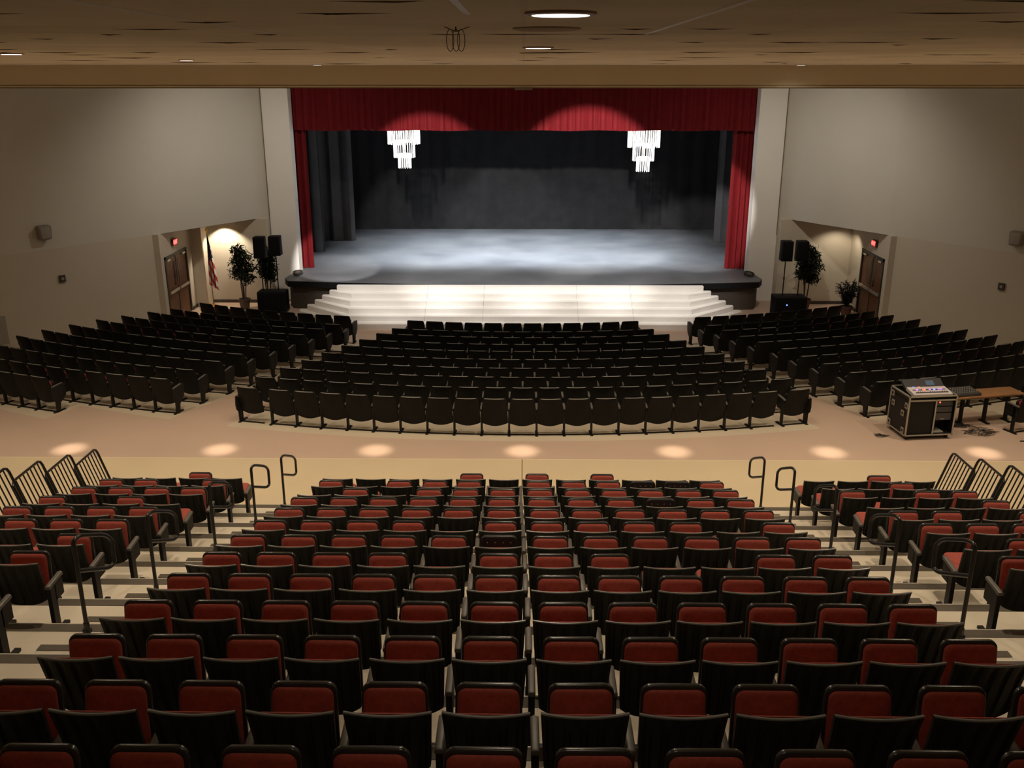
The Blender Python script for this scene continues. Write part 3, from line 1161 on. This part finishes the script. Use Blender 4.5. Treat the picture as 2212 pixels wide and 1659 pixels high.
# small monitors on the stage corners
for s, nm in ((-1, 'left'), (1, 'right')):
    root = tag(empty('floor_cable_pile', (s * 8.05, 33.25, SZ)), 'dark coiled cables lying on the %s corner of the stage apron' % nm, 'cables')
    mb = MB().use('cable')
    rr = random.Random(30 + s)
    pts = []
    for k in range(60):
        a = k * 0.6
        pts.append((0.16 * cos(a) + rr.uniform(-.02, .02), 0.3 * sin(a) + rr.uniform(-.02, .02), 0.03 + 0.0012 * k))
    mb.tube(pts, 0.014, 5)
    obj('cable', mb, parent=root)
    mb = MB().use('cable')
    mb.box(-0.08, 0.08, -0.2, 0.2, 0, 0.09)
    obj('junction_box', mb, parent=root)

# ================================================================ BLEACHERS
RISE, RUN = 0.275, 0.914


def row_y(k):
    return 3.95 + RUN * k


def deck_z(k):
    return 0.12 + RISE * (12 - k)


BW = 7.35
for k in range(-2, 13):
    y0, y1 = row_y(k) - 0.5, row_y(k) - 0.5 + RUN
    z = deck_z(k)
    root = empty('bleacher_tier', (0, 8, 0))
    tag(root, 'beige bleacher platform tier under the %s row of seats up from the floor' % ORD[12 - k], 'bleacher tier', 'stepped bleacher platform tiers')
    mb = MB().use('deck')
    mb.box(-BW, BW, y0 - 8, y1 - 8, z - 0.035, z)
    mb.box(-BW, BW, y1 - 8 - 0.03, y1 - 8, max(0.0, z - RISE + 0.001), z - 0.035)
    dk = obj('deck', mb, parent=root, smooth=False)
    mb = MB().use('nose')
    mb.box(-BW, BW, y1 - 8 - 0.14, y1 - 8 - 0.013, z, z + 0.004)
    obj('nosing_strip', mb, parent=dk, smooth=False)
    if k > -2:
        mb = MB().use('alu')
        mb.box(-BW, BW, y1 - 8 - 0.013, y1 - 8, z, z + 0.005)
        obj('metal_edge', mb, parent=dk, smooth=False)
    if k >= 0:
        for s in (-1, 1):
            xa, xb = sorted((s * 3.42, s * 4.42))
            zs = z + RISE / 2
            mb = MB().use('deck')
            mb.box(xa, xb, y0 - 8, y0 - 8 + 0.34, z, zs)
            st = obj('aisle_step', mb, parent=root, smooth=False)
            mb = MB().use('nose')
            mb.box(xa, xb, y0 - 8 + 0.25, y0 - 8 + 0.345, zs, zs + 0.005)
            obj('step_nosing', mb, parent=st, smooth=False)
            mb = MB().use('alu')
            for xe in (xa, xb):
                mb.box(xe - 0.012, xe + 0.012, y0 - 8, y0 - 8 + 0.25, zs, zs + 0.004)
            obj('step_trim', mb, parent=st, smooth=False)


# ---- bleacher seats
def back_fn(u, v, t):
    """v height, t thickness forward; raked and dished"""
    rake = -0.12 - (v - 0.30) * 0.26
    dish = -0.032 * (1 - (u / 0.25) ** 2)
    return (u, rake + dish + t, v - 0.006 * (1 - (u / 0.25) ** 2) * max(0, (v - 0.6) / 0.28))


def ribbed_back():
    mb = MB().use('ribs')
    N_, K_ = 40, 6
    vs, fs = [], []
    for side in (0, 1):
        for j in range(K_ + 1):
            v = 0.33 + (0.855 - 0.33) * j / K_
            for i in range(N_ + 1):
                f = -1 + 2 * i / N_
                hw = 0.225 + 0.028 * (v - 0.33) / 0.55
                if j == 0:
                    vb = v + 0.06 * (abs(f) ** 3)
                else:
                    vb = v
                u = f * hw
                if side == 0:
                    g = 0.0
                    if 0 < j < K_ and abs(f) < 0.93:
                        ph = (f * 2.5) % 1.0
                        g = 0.018 if ph < 0.16 or ph > 0.84 else 0.0
                    t = g - 0.0
                else:
                    t = 0.026
                vs.append(back_fn(u, vb, t))
    A = (N_ + 1) * (K_ + 1)
    for j in range(K_):
        for i in range(N_):
            a = j * (N_ + 1) + i
            fs.append((a, a + 1, a + N_ + 2, a + N_ + 1))
            fs.append((A + a, A + a + N_ + 1, A + a + N_ + 2, A + a + 1))
    for i in range(N_):
        fs.append((i, A + i, A + i + 1, i + 1))
        a = K_ * (N_ + 1) + i
        fs.append((a, a + 1, A + a + 1, A + a))
    for j in range(K_):
        a = j * (N_ + 1)
        fs.append((a, a + N_ + 1, A + a + N_ + 1, A + a))
        a += N_
        fs.append((a, A + a, A + a + N_ + 1, a + N_ + 1))
    mb.add(vs, fs)
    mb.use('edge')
    # rounded lip, its highlight painted in as lighter grey
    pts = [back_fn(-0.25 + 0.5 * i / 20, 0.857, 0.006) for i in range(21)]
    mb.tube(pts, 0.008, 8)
    return mb


def seat_up_fn(u, v, t):
    # v from hinge (0) to front edge (0.42); t away from stage (towards the back rest)
    a = radians(8)
    return (u, 0.035 + v * sin(a) - t * cos(a), 0.385 + v * cos(a) + t * sin(a) * 0.2)


def seat_down_fn(u, v, t):
    a = radians(6)
    return (u, -0.06 + v * cos(a), 0.40 + v * sin(a) + t)


PAN_OUT = rrect(0.21, 0.20, 0.0, 0.43, 0.06, 0.03, 6)
PAD_OUT = rrect(0.195, 0.186, 0.02, 0.414, 0.052, 0.03, 6)

part_meshes = {}


def pm(key, mb, m='plastic'):
    part_meshes[key] = mb.mesh(key, m)
    return part_meshes[key]


pm('b_back', ribbed_back())
mb = MB().use('red')
mb.slab(rrect(0.205, 0.222, 0.38, 0.84, 0.03, 0.04, 4), 0.024, 0.042, 0.006, back_fn)
pm('b_backpad', mb)
for nm, fn in (('up', seat_up_fn), ('down', seat_down_fn)):
    mb = MB().use('rim')
    mb.slab(PAN_OUT, -0.012, 0.030, 0.011, fn)
    pm('b_pan_' + nm, mb)
    mb = MB().use('red')
    mb.slab(PAD_OUT, 0.022, 0.066, 0.022, fn)
    pm('b_pad_' + nm, mb)
# bare pan without cushion, with fixing screws
mb = MB().use('plastic')
mb.slab(PAN_OUT, -0.03, 0.028, 0.012, seat_up_fn)
for q in (-0.13, -0.045, 0.045, 0.13):
    p = seat_up_fn(q, 0.36, 0.03)
    mb.use('alu')
    mb.box(p[0] - 0.004, p[0] + 0.004, p[1] - 0.004, p[1] + 0.004, p[2] - 0.004, p[2] + 0.004)
pm('b_pan_bare', mb)
mb = MB().use('arm')
mb.slab([(-0.026, -0.22), (0.026, -0.22), (0.026, 0.07), (0.0, 0.085), (-0.026, 0.07)], 0.535, 0.575, 0.008, lambda u, v, t: (u, v, t + 0.06 * (v + 0.2)))
pm('b_arm', mb)
mb = MB().use('steel')
mb.box(-0.022, 0.022, -0.20, -0.10, 0.0, 0.54)
mb.box(-0.022, 0.022, -0.12, 0.05, 0.36, 0.54)
mb.box(-0.028, 0.028, -0.28, 0.06, 0.0, 0.03)
pm('b_leg', mb)
mb = MB().use('steel')
mb.box(-0.28, 0.28, -0.2, -0.15, 0.035, 0.10)
pm('b_bar', mb)

SP = 0.559


def bleacher_proto(state, last):
    r = empty('stadium_chair')
    bk = link('backrest', part_meshes['b_back'], r)
    link('back_cushion', part_meshes['b_backpad'], bk)
    if state == 'bare':
        link('seat', part_meshes['b_pan_bare'], r)
    else:
        st = link('seat', part_meshes['b_pan_' + state], r)
        link('seat_cushion', part_meshes['b_pad_' + state], st)
    link('armrest', part_meshes['b_arm'], r, (-SP / 2, 0, 0))
    link('leg', part_meshes['b_leg'], r, (-SP / 2, 0, 0))
    link('floor_bar', part_meshes['b_bar'], r)
    if last:
        link('armrest', part_meshes['b_arm'], r, (SP / 2 - 0.001, 0, 0))
        link('leg', part_meshes['b_leg'], r, (SP / 2 - 0.001, 0, 0))
    return r


protos = {}


def put_bleacher(state, last, x, k, rz, label, group):
    key = (state, last)
    if key not in protos:
        protos[key] = bleacher_proto(state, last)
        o = protos[key]
    else:
        o = copy_tree(protos[key])
    o.location = (x, row_y(k) - 0.10, deck_z(k) + 0.0)
    o.rotation_euler = (0, 0, rz)
    tag(o, label, 'chair', group)
    return o


# states per row, left to right: U raised red cushion, D lowered, B raised without cushion
CEN = {12: 'DDDDUDUDUDDD', 11: 'UDUUUDUUUBBU', 10: 'DUDUUUUUUUUU', 9: 'UUUUUUUUUBUU', 8: 'UUUUUUUUUUUU',
       7: 'UUUUDUUUUUDU', 6: 'UUUUUBUUUUUU', 5: 'UUUUDUUUDDUU', 4: 'U' * 12, 3: 'U' * 12, 2: 'U' * 12, 1: 'U' * 12, 0: 'U' * 12, -1: 'U' * 12}
LEFT = {12: 'DUDD', 11: 'UDUU', 10: 'UUUU', 9: 'DUDU', 8: 'UUUU', 7: 'UUUU', 6: 'UDUU', 5: 'UUUU', 4: 'UUUU', 3: 'UUUU', 2: 'UUUU', 1: 'UUUU'}
RIGHT = {12: 'DDUD', 11: 'DDUD', 10: 'UDUU', 9: 'DDDU', 8: 'UUDU', 7: 'UUUU', 6: 'DUUU', 5: 'UUUU', 4: 'UUUU', 3: 'UUUU', 2: 'UUUU', 1: 'UUUU'}
ST = {'U': 'up', 'D': 'down', 'B': 'bare'}
DESC = {'U': 'bleacher seat, raised red cushion', 'D': 'bleacher seat, folded down', 'B': 'bleacher seat, raised black bare pan'}
jit = random.Random(99)
for k in range(12, -1, -1):
    dx = 0.085 - 0.0092 * k
    for j, c in enumerate(CEN[k]):
        x = (j - 5.5) * SP + dx
        side = 'left' if j < 6 else 'right'
        nth = ORD[j] if j < 6 else ORD[11 - j]
        lab = '%s, %s from %s aisle, %s row up, central bleachers' % (DESC[c], nth, side, ORD[12 - k])
        put_bleacher(ST[c], j == 11, x + jit.uniform(-.008, .008), k, jit.uniform(-.012, .012), lab, 'bleacher seats in the central section')
for nm, s, tab in (('left', -1, LEFT), ('right', 1, RIGHT)):
    for k in range(12, 0, -1):
        for j, c in enumerate(tab[k]):
            x = s * (4.98 + SP * j)
            # skip seats wholly outside the picture
            dist = row_y(k) * 0.95 + (H - deck_z(k) - 0.8) * 0.312
            if (abs(x) - 0.45) / dist * 2040 > 1110:
                continue
            lab = '%s, %s from aisle, %s row up, %s bleachers' % (DESC[c], ORD[j], ORD[12 - k], nm)
            last = (s < 0 and j == 0) or (s > 0 and j == 3)
            put_bleacher(ST[c], last, x + jit.uniform(-.008, .008), k, jit.uniform(-.012, .012), lab, 'bleacher seats in the %s section' % nm)


# ---- P shaped aisle handrails
def p_rail(s):
    root = empty('aisle_handrail')
    mb = MB().use('rail')
    W_, z0, z1 = 0.30, 0.66, 1.03
    r = 0.09
    pts = [(0, 0, 0.0), (0, 0, 0.5), (0, 0, z1 - r)]
    for q in range(1, 7):
        a = pi / 2 * q / 6
        pts.append((r - r * cos(a), 0, z1 - r + r * sin(a)))
    for q in range(0, 7):
        a = pi / 2 * q / 6
        pts.append((W_ - r + r * sin(a), 0, z1 - r + r * cos(a)))
    for q in range(0, 7):
        a = pi / 2 * q / 6
        pts.append((W_ - r + r * cos(a), 0, z0 + r - r * sin(a)))
    pts.append((0.0, 0, z0))
    pts = [(-s * 0.12 * (x / W_), 0.50 * (x / W_), z - 0.24 * (x / W_)) for (x, y, z) in pts]
    mb.tube(pts, 0.021, 10)
    obj('rail', mb, parent=root)
    mb = MB().use('rail')
    mb.lathe([(0.045, 0.0), (0.045, 0.02), (0.028, 0.03), (0.028, 0.10)], 14)
    obj('base_socket', mb, parent=root)
    return root


for s, nm in ((-1, 'left'), (1, 'right')):
    pr = None
    for n, (k, dy) in enumerate(((12, 0.25), (10, 0.35), (8, 0.3), (6, 0.1), (4, 0.28))):
        if pr is None:
            pr = p_rail(s)
            o = pr
        else:
            o = copy_tree(pr)
        o.location = (s * 4.2, row_y(k) + dy, deck_z(k))
        tag(o, 'black loop-topped handrail in the %s aisle, %s one up from the floor' % (nm, ORD[n]), 'handrail', 'loop handrails in the bleacher aisles')


# ---- guard rails at the bleacher ends
def guard(s, wlen=0.86):
    root = empty('guard_rail_panel')
    xb, xt = 0.0, s * 0.33
    zt, zl = 1.07, 0.04

    def P3(y, z):
        return (xb + (xt - xb) * z / zt, y, z)
    mb = MB().use('rail')
    pts = [P3(0, 0), P3(0, 0.5), P3(0, zt - 0.08), P3(-0.02, zt - 0.025), P3(-0.08, zt), P3(-wlen + 0.06, zt), P3(-wlen, zt - 0.05), P3(-wlen, zt * 0.5), P3(-wlen, 0)]
    mb.tube(pts, 0.021, 8)
    obj('rail_frame', mb, parent=root)
    mb = MB().use('rail')
    mb.tube([P3(0, 0.06), P3(-wlen, 0.06)], 0.015, 6)
    obj('bottom_rail', mb, parent=root)
    for q in range(1, 8):
        y = -wlen * q / 8
        mb = MB().use('rail')
        mb.tube([P3(y, 0.06), P3(y, zt - 0.005)], 0.011, 6)
        obj('baluster', mb, parent=root)
    return root


for s, nm in ((-1, 'left'), (1, 'right')):
    pr = None
    for n in range(4):
        k = 12 - n
        if pr is None:
            pr = guard(s)
            o = pr
        else:
            o = copy_tree(pr)
        o.location = (s * 7.17, row_y(k) + 0.41, deck_z(k))
        tag(o, 'black barred guard rail panel at the %s bleacher edge, %s up from floor' % (nm, ORD[n]), 'guard rail', 'guard rail panels at the bleacher ends')

# ================================================================ FLOOR SEATS
# local frame: +Y towards the stage, origin on the floor below the top edge of the back


def fback_fn(u, v, t):
    rake = 0.14 - (v - 0.26) * 0.25
    return (u, rake - 0.03 * (1 - (u / 0.26) ** 2) + t, v)


def f_outline():
    out = []
    n = 5
    rt = 0.05
    for k in range(n + 1):
        a = pi / 2 * k / n
        out.append((0.254 - rt + rt * sin(a), 0.875 - rt + rt * cos(a)))
    out.append((0.276, 0.6))
    out.append((0.282, 0.36))
    for k in range(0, 7):
        f = k / 6
        out.append((0.272 * (1 - f), 0.26 - 0.06 * sin(pi / 2 * f)))
    return out + [(-x, z) for x, z in out[::-1] if x > 0.001]


FP = {}


def fp(key, mb):
    FP[key] = mb
    return mb


mb = MB().use('shell')
mb.slab(f_outline(), 0.0, 0.04, 0.008, fback_fn)
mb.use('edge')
mb.tube([fback_fn(-0.21 + 0.42 * i / 10, 0.872, 0.012) for i in range(11)], 0.009, 6)  # reflected light on the top edge, painted as a grey tube
fp('backrest', mb)
mb = MB().use('red2')
mb.slab(rrect(0.215, 0.195, 0.40, 0.79, 0.05, 0.05, 4), 0.038, 0.055, 0.008, fback_fn)
fp('back_cushion', mb)


def fseat_fn(u, v, t):
    a = radians(-3)
    return (u, 0.21 + v * 0.86 * sin(a) - t, 0.37 + v * 0.86 * cos(a))


mb = MB().use('plastic')
mb.slab(rrect(0.225, 0.225, 0.0, 0.42, 0.06, 0.04, 4), -0.03, 0.02, 0.012, fseat_fn)
fp('seat', mb)
mb = MB().use('red2')
mb.slab(rrect(0.20, 0.20, 0.02, 0.41, 0.05, 0.04, 4), 0.018, 0.06, 0.014, fseat_fn)
fp('seat_cushion', mb)
mb = MB().use('steel')
mb.box(-0.022, 0.022, 0.12, 0.19, 0.0, 0.60)
mb.box(-0.022, 0.022, 0.10, 0.38, 0.36, 0.60)
mb.box(-0.03, 0.03, 0.02, 0.36, 0.0, 0.018)
fp('leg', mb)
mb = MB().use('steel')
mb.box(-0.285, 0.285, 0.10, 0.14, 0.0, 0.022)
fp('floor_rail', mb)
mb = MB().use('arm')
mb.slab([(-0.026, 0.06), (0.026, 0.06), (0.026, 0.36), (0, 0.38), (-0.026, 0.36)], 0.60, 0.635, 0.008, lambda u, v, t: (u, v, t + 0.08 * (v - 0.1)))
fp('armrest', mb)
# decorative aisle end panel
mb = MB().use('panelgrey')
prof = [(0.02, 0.62), (0.42, 0.65), (0.43, 0.55), (0.40, 0.36), (0.30, 0.26), (0.22, 0.22), (0.18, 0.0), (0.11, 0.0), (0.10, 0.24), (0.03, 0.30), (0.0, 0.42)]
mb.slab(prof[::-1], -0.014, 0.014, 0.005, lambda u, v, t: (t, u, v))
fp('end_panel', mb)

FM = {k: FP[k].mesh('floor_' + k) for k in FP}
HP = 0.285


def floor_proto(endside):
    r = empty('theatre_chair')
    bk = link('backrest', FM['backrest'], r)
    link('back_cushion', FM['back_cushion'], bk)
    st = link('seat', FM['seat'], r)
    link('seat_cushion', FM['seat_cushion'], st)
    link('floor_rail', FM['floor_rail'], r)
    link('leg', FM['leg'], r, (-HP, 0, 0))
    link('armrest', FM['armrest'], r, (-HP, 0, 0))
    if endside == 1:
        link('leg', FM['leg'], r, (HP, 0, 0))
        link('armrest', FM['armrest'], r, (HP, 0, 0))
        link('end_panel', FM['end_panel'], r, (HP + 0.038, 0, 0))
    if endside == -1:
        link('end_panel', FM['end_panel'], r, (-HP - 0.038, 0, 0))
    return r


RR = [18.25, 19.38, 20.1, 20.92, 21.7, 22.55, 23.4, 24.22, 25.12, 26.0]     # from the stage
NC = [12, 13, 14, 15, 17, 18, 19, 20, 21, 21]
TC = [10.0, 10.34, 10.97, 11.5, 12.03, 12.5, 12.88, 13.27, 13.64, 13.37]
seats = []   # (x, y, rz, end, label)
blk = {'c': 'central block', 'l': 'left block', 'r': 'right block'}


def rowname(i):
    return '%s row from stage' % ORD[i]


for i in range(10):
    n = NC[i]
    for j in range(n):
        f = -1 + 2 * j / (n - 1)
        if i == 9:      # last row: end seats stand a little apart
            f = -0.985 + 1.97 * j / (n - 1) if 0 < j < n - 1 else (-1.012 if j == 0 else 1.012)
        th = radians(f * TC[i])
        R_ = RR[i]
        e = -1 if j == 0 else (1 if j == n - 1 else 0)
        half = j < n / 2
        q = j if half else n - 1 - j
        if n % 2 == 1 and j == n // 2:
            pos = 'in the middle'
        else:
            pos = '%s from %s' % (ORD[q], 'left' if half else 'right')
        seats.append((R_ * sin(th), FC - R_ * cos(th), th, e, 'black-backed theatre seat, %s, %s, central block' % (pos, rowname(i))))
LA = [17.39, 16.48, 16.96, 17.28, 17.66, 17.79, 18.05, 18.23, 18.48, 18.55, 24.26]
LW = [32.1, 32.0, 32.35, 32.65, 32.85, 32.85, 32.75, 32.4, 32.6, 32.6, 32.0]
RA = [17.25, 16.56, 16.91, 17.06, 17.34, 17.81, 17.82, 17.98, 18.21, 18.3, 24.4]
RW = [31.3, 31.6, 31.5, 31.8, 31.5, 31.5, 31.6, 31.6, 31.6, 31.6, 31.0]
for nm, s, A_, W_ in (('left', -1, LA, LW), ('right', 1, RA, RW)):
    for i in range(11):
        R0 = RR[i] if i < 10 else 26.95
        a0, a1 = A_[i], W_[i]
        R1 = R0 + 0.6 * (a1 - a0) / 14.5
        arc = radians(a1 - a0) * (R0 + R1) / 2
        n = int(round(arc / 0.562)) + 1
        for j in range(n):
            f = j / (n - 1)
            th = radians(a0 + (a1 - a0) * f)
            R_ = R0 + (R1 - R0) * f
            x, y = s * R_ * sin(th), FC - R_ * cos(th)
            z = floor_z(x, y)
            dist = y * 0.95 + (H - z) * 0.312
            xp = 1131 + x / dist * 2040
            if xp < -25 or xp > 2240:
                continue
            if i == 10 and s > 0:
                continue
            slope = 0.6 / radians(14.5) / R_
            rz = s * (th - slope)
            e = s * -1 if j == 0 else 0
            lab = 'black-backed theatre seat, %s from aisle, %s, %s block' % (ORD[j], rowname(i), nm)
            seats.append((x, y, rz, e, lab))

seats.append((11.0, 19.35, 0.38, 0, 'lone black theatre seat at the far right, in front of the brown table'))
seats.sort(key=lambda q: hypot(q[0], q[1]))
fprotos = {}
near, far = seats[:300], seats[300:]
for (x, y, rz, e, lab) in near:
    if e not in fprotos:
        fprotos[e] = floor_proto(e)
        o = fprotos[e]
    else:
        o = copy_tree(fprotos[e])
    o.location = (x, y, floor_z(x, y + 0.18 if abs(x) < 20 else y) - 0.0)
    o.rotation_euler = (0, 0, rz)
    tag(o, lab, 'chair', 'theatre seats on the main floor')
big = MB()
for (x, y, rz, e, lab) in far:
    T = Matrix.Translation((x, y, floor_z(x, y + 0.18))) @ Matrix.Rotation(rz, 4, 'Z')
    parts = [('backrest', 0), ('back_cushion', 0), ('seat', 0), ('seat_cushion', 0), ('leg', -HP), ('armrest', -HP)]
    if e == 1:
        parts += [('leg', HP), ('armrest', HP), ('end_panel', HP + 0.038)]
    if e == -1:
        parts += [('end_panel', -HP - 0.038)]
    for nm, dx in parts:
        src = FP[nm]
        big.use(src.mats[0])
        big.add(src.v, src.f, T @ Matrix.Translation((dx, 0, 0)))
o = obj('distant_theatre_seats', big)
tag(o, 'farthest rows of black-backed theatre seats nearest the stage', 'seats', kind='stuff')
print('floor seats', len(seats), 'far', len(far))

# ================================================================ MIXING DESK
# road case: local x along its front, y depth, origin bottom front-left
cx, cy = 8.16, 18.88
root = tag(empty('road_case', (cx, cy, 0.0), radians(7.0)), 'black road case with silver edges standing on casters in the right aisle', 'equipment case')
CW, CD, z0, z1 = 1.05, 0.78, 0.11, 0.98
mb = MB().use('caseblack')
mb.box(0, 0.02, 0, CD, z0, z1)
mb.box(CW - 0.02, CW, 0, CD, z0, z1)
mb.box(0, CW, 0, CD, z0, z0 + 0.03)
mb.box(0, CW, CD - 0.02, CD, z0, z1)
mb.box(0.0, 0.60, 0.02, 0.05, z0, z1 - 0.08)
mb.box(0.58, 0.60, 0, CD, z0, z1 - 0.08)
mb.box(0, CW, 0, CD, z1 - 0.12, z1 - 0.09)
mb.box(0.62, CW - 0.03, 0.30, 0.33, z0, z1 - 0.1)
obj('case_body', mb, parent=root, smooth=False)
mb = MB().use('casedge')
e = 0.014


def bar(a, b):
    mb.box(min(a[0], b[0]) - e, max(a[0], b[0]) + e, min(a[1], b[1]) - e, max(a[1], b[1]) + e, min(a[2], b[2]) - e, max(a[2], b[2]) + e)


for (px, py) in ((0, 0), (CW, 0), (0, CD), (CW, CD)):
    bar((px, py, z0), (px, py, z1))
for z in (z0, z1):
    bar((0, 0, z), (0, CD, z))
    bar((CW, 0, z), (CW, CD, z))
    bar((0, CD, z), (CW, CD, z))
bar((0, 0, z0), (CW, 0, z0))
bar((0, 0, z1 - 0.09), (CW, 0, z1 - 0.09))
bar((0, 0, z1), (CW, 0, z1))
bar((0.6, 0, z0), (0.6, 0, z1 - 0.09))
obj('metal_edging', mb, parent=root, smooth=False)
for (py, pz) in ((0.68, 0.86), (0.62, 0.66), (0.08, 0.76), (0.2, 0.56), (0.70, 0.2), (0.12, 0.2)):
    mb = MB().use('casedge')
    mb.box(-0.02, -0.005, py - 0.055, py + 0.055, pz - 0.06, pz + 0.06)
    mb.use('caseblack')
    mb.box(-0.024, -0.018, py - 0.025, py + 0.025, pz - 0.03, pz + 0.03)
    obj('latch', mb, parent=root, smooth=False)
for (px, py) in ((0.08, 0.08), (CW - 0.08, 0.08), (0.08, CD - 0.08), (CW - 0.08, CD - 0.08)):
    mb = MB().use('steel')
    mb.tube([(px - 0.02, py, 0.045), (px + 0.02, py, 0.045)], 0.045, 14)
    mb.box(px - 0.03, px + 0.03, py - 0.03, py + 0.03, 0.06, z0)
    obj('caster', mb, parent=root)
for k, (za, zb) in enumerate(((0.74, 0.85), (0.60, 0.72), (0.42, 0.58))):
    mb = MB().use('mixdark')
    mb.box(0.63, CW - 0.04, 0.05, 0.3, za, zb)
    if k == 0:
        mb.use('redled')
        mb.box(0.70, 0.725, 0.043, 0.05, zb - 0.04, zb - 0.015)
    if k == 2:
        mb.use('casedge')
        mb.box(0.76, 0.86, 0.043, 0.05, 0.44, 0.455)
    obj('rack_unit', mb, parent=root, smooth=False)
mb = MB().use('dim')
mb.box(0.63, 0.86, 0.02, 0.28, z0 + 0.035, z0 + 0.06)
obj('rack_shelf', mb, parent=root, smooth=False)

# digital mixer on top of the case
root = tag(empty('digital_mixer', (cx, cy, z1), radians(7.0)), 'digital mixing console with lit buttons and tilted screen on the road case', 'mixing console')
sl = radians(9)


def slant(x0, x1, y0, y1, m, zoff=0.0, h=0.03, ybase=0.08, zb=-0.05, ang=sl):
    mb = MB().use(m)
    T = Matrix.Translation((0, ybase, zb)) @ Matrix.Rotation(ang, 4, 'X')
    mb.box(x0, x1, y0, y1, zoff, zoff + h, T)
    return mb


mb = slant(0.13, 0.99, 0, 0.36, 'mixer', 0, 0.07)
obj('fader_panel', mb, parent=root, smooth=False)
mb = MB()
TT = Matrix.Translation((0, 0.08, -0.05)) @ Matrix.Rotation(sl, 4, 'X')
mb.use('mixdark')
mb.box(0.2, 0.93, 0.07, 0.10, 0.07, 0.076, TT)
mb.box(0.2, 0.93, 0.20, 0.235, 0.07, 0.074, TT)
obj('fader_slots', mb, parent=root, smooth=False)
for k in range(16):
    mb = MB().use('mixdark')
    xk = 0.22 + k * 0.045
    mb.box(xk, xk + 0.014, 0.075 + 0.004 * ((k * 5) % 6), 0.10 + 0.004 * ((k * 5) % 6), 0.076, 0.088, TT)
    obj('fader', mb, parent=root, smooth=False)
for k, (xk, wk, m_) in enumerate(((0.27, 0.05, 'purpleled'), (0.42, 0.06, 'redled'), (0.56, 0.04, 'purpleled'), (0.66, 0.04, 'blueled'), (0.76, 0.10, 'purpleled'))):
    mb = MB().use(m_)
    mb.box(xk, xk + wk, 0.208, 0.228, 0.074, 0.08, TT)
    obj('lit_button', mb, parent=root, smooth=False)
T2 = Matrix.Translation((0, 0.08 + 0.355, 0.03)) @ Matrix.Rotation(radians(32), 4, 'X')
mb = MB().use('mixdark')
mb.box(0.12, 1.0, 0, 0.26, -0.04, 0.02, T2)
obj('meter_panel', mb, parent=root, smooth=False)
mb = MB().use('screen')
mb.box(0.62, 0.80, 0.07, 0.2, 0.02, 0.025, T2)
obj('screen', mb, parent=root, smooth=False)
for xk, m_ in ((0.28, 'blueled'), (0.40, 'redled')):
    mb = MB().use(m_)
    mb.box(xk, xk + 0.045, 0.02, 0.035, 0.02, 0.026, T2)
    obj('lit_button', mb, parent=root, smooth=False)

# long table over the removed seats
root = tag(empty('long_table', (10.1, 19.92, 0.0), radians(12)), 'long low brown wooden table beside the mixing console', 'table')
mb = MB().use('table')
mb.slab([(-0.98, -0.25), (0.98, -0.25), (0.98, 0.25), (-0.98, 0.25)], 0.70, 0.74, 0.006, lambda u, v, t: (u, v, t))
obj('table_top', mb, parent=root)
mb = MB().use('table')
mb.box(-0.9, 0.9, -0.02, 0.02, 0.60, 0.70)
obj('apron', mb, parent=root)
for px in (-0.85, -0.3, 0.3, 0.85):
    mb = MB().use('steel')
    mb.box(px - 0.03, px + 0.03, 0.05, 0.12, 0.0, 0.70)
    mb.box(px - 0.04, px + 0.04, -0.1, 0.2, 0.0, 0.02)
    obj('leg', mb, parent=root)
# small mixer on the table
root = tag(empty('small_mixer', (9.72, 19.83, 0.74), radians(14)), 'small grey-green audio mixer lying on the brown table', 'audio mixer')
mb = MB().use('mixdark')
T3 = Matrix.Rotation(radians(6), 4, 'X')
mb.box(-0.32, 0.30, -0.2, 0.2, 0.0, 0.06, Matrix.Translation((0, 0, 0.02)) @ T3)
obj('body', mb, parent=root, smooth=False)
for r_ in range(4):
    for c_ in range(9):
        mb = MB().use('dim')
        mb.tube([(-0.25 + c_ * 0.06, -0.12 + r_ * 0.08, 0.08 + (-0.12 + r_ * 0.08) * 0.105), (-0.25 + c_ * 0.06, -0.12 + r_ * 0.08, 0.10 + (-0.12 + r_ * 0.08) * 0.105)], 0.011, 8)
        obj('knob', mb, parent=root)
# cable tangle on the floor
rc = random.Random(44)
for n, (px, py, sx, sy, lab) in enumerate(((10.0, 19.35, 0.42, 0.28, 'tangle of thin dark cables on the pale floor below the brown table'),
                                          (7.75, 19.15, 0.14, 0.1, 'small loop of dark cable on the floor left of the road case'),
                                          (9.75, 19.75, 0.30, 0.15, 'bundle of cables under the table end beside the road case'))):
    mb = MB().use('cable')
    for q in range(9 if n == 0 else 4):
        pts = []
        a0 = rc.random() * 6
        for k in range(16):
            a = a0 + k * rc.uniform(0.3, 0.5)
            pts.append((sx * rc.uniform(0.15, 1.0) * cos(a) + rc.uniform(-.08, .08), sy * rc.uniform(0.15, 1.0) * sin(a) + rc.uniform(-.04, .04), 0.012 + 0.006 * q + 0.004 * abs(sin(a * 2))))
        mb.tube(pts, 0.0045, 5)
    o = obj('floor_cables', mb)
    o.location = (px, py, 0.0)
    tag(o, lab, 'cables')
# thin stand by the last chair at right
root = tag(empty('thin_stand', (10.72, 18.85, 0.0)), 'thin black metal stand leg at the far right edge beyond the table', 'stand')
mb = MB().use('steel')
mb.tube([(0, 0, 0.0), (0.02, 0.02, 0.75)], 0.012, 8)
obj('upright', mb, parent=root)
mb = MB().use('steel')
mb.tube([(-0.12, 0, 0.015), (0.12, 0, 0.015)], 0.012, 8)
obj('foot', mb, parent=root)
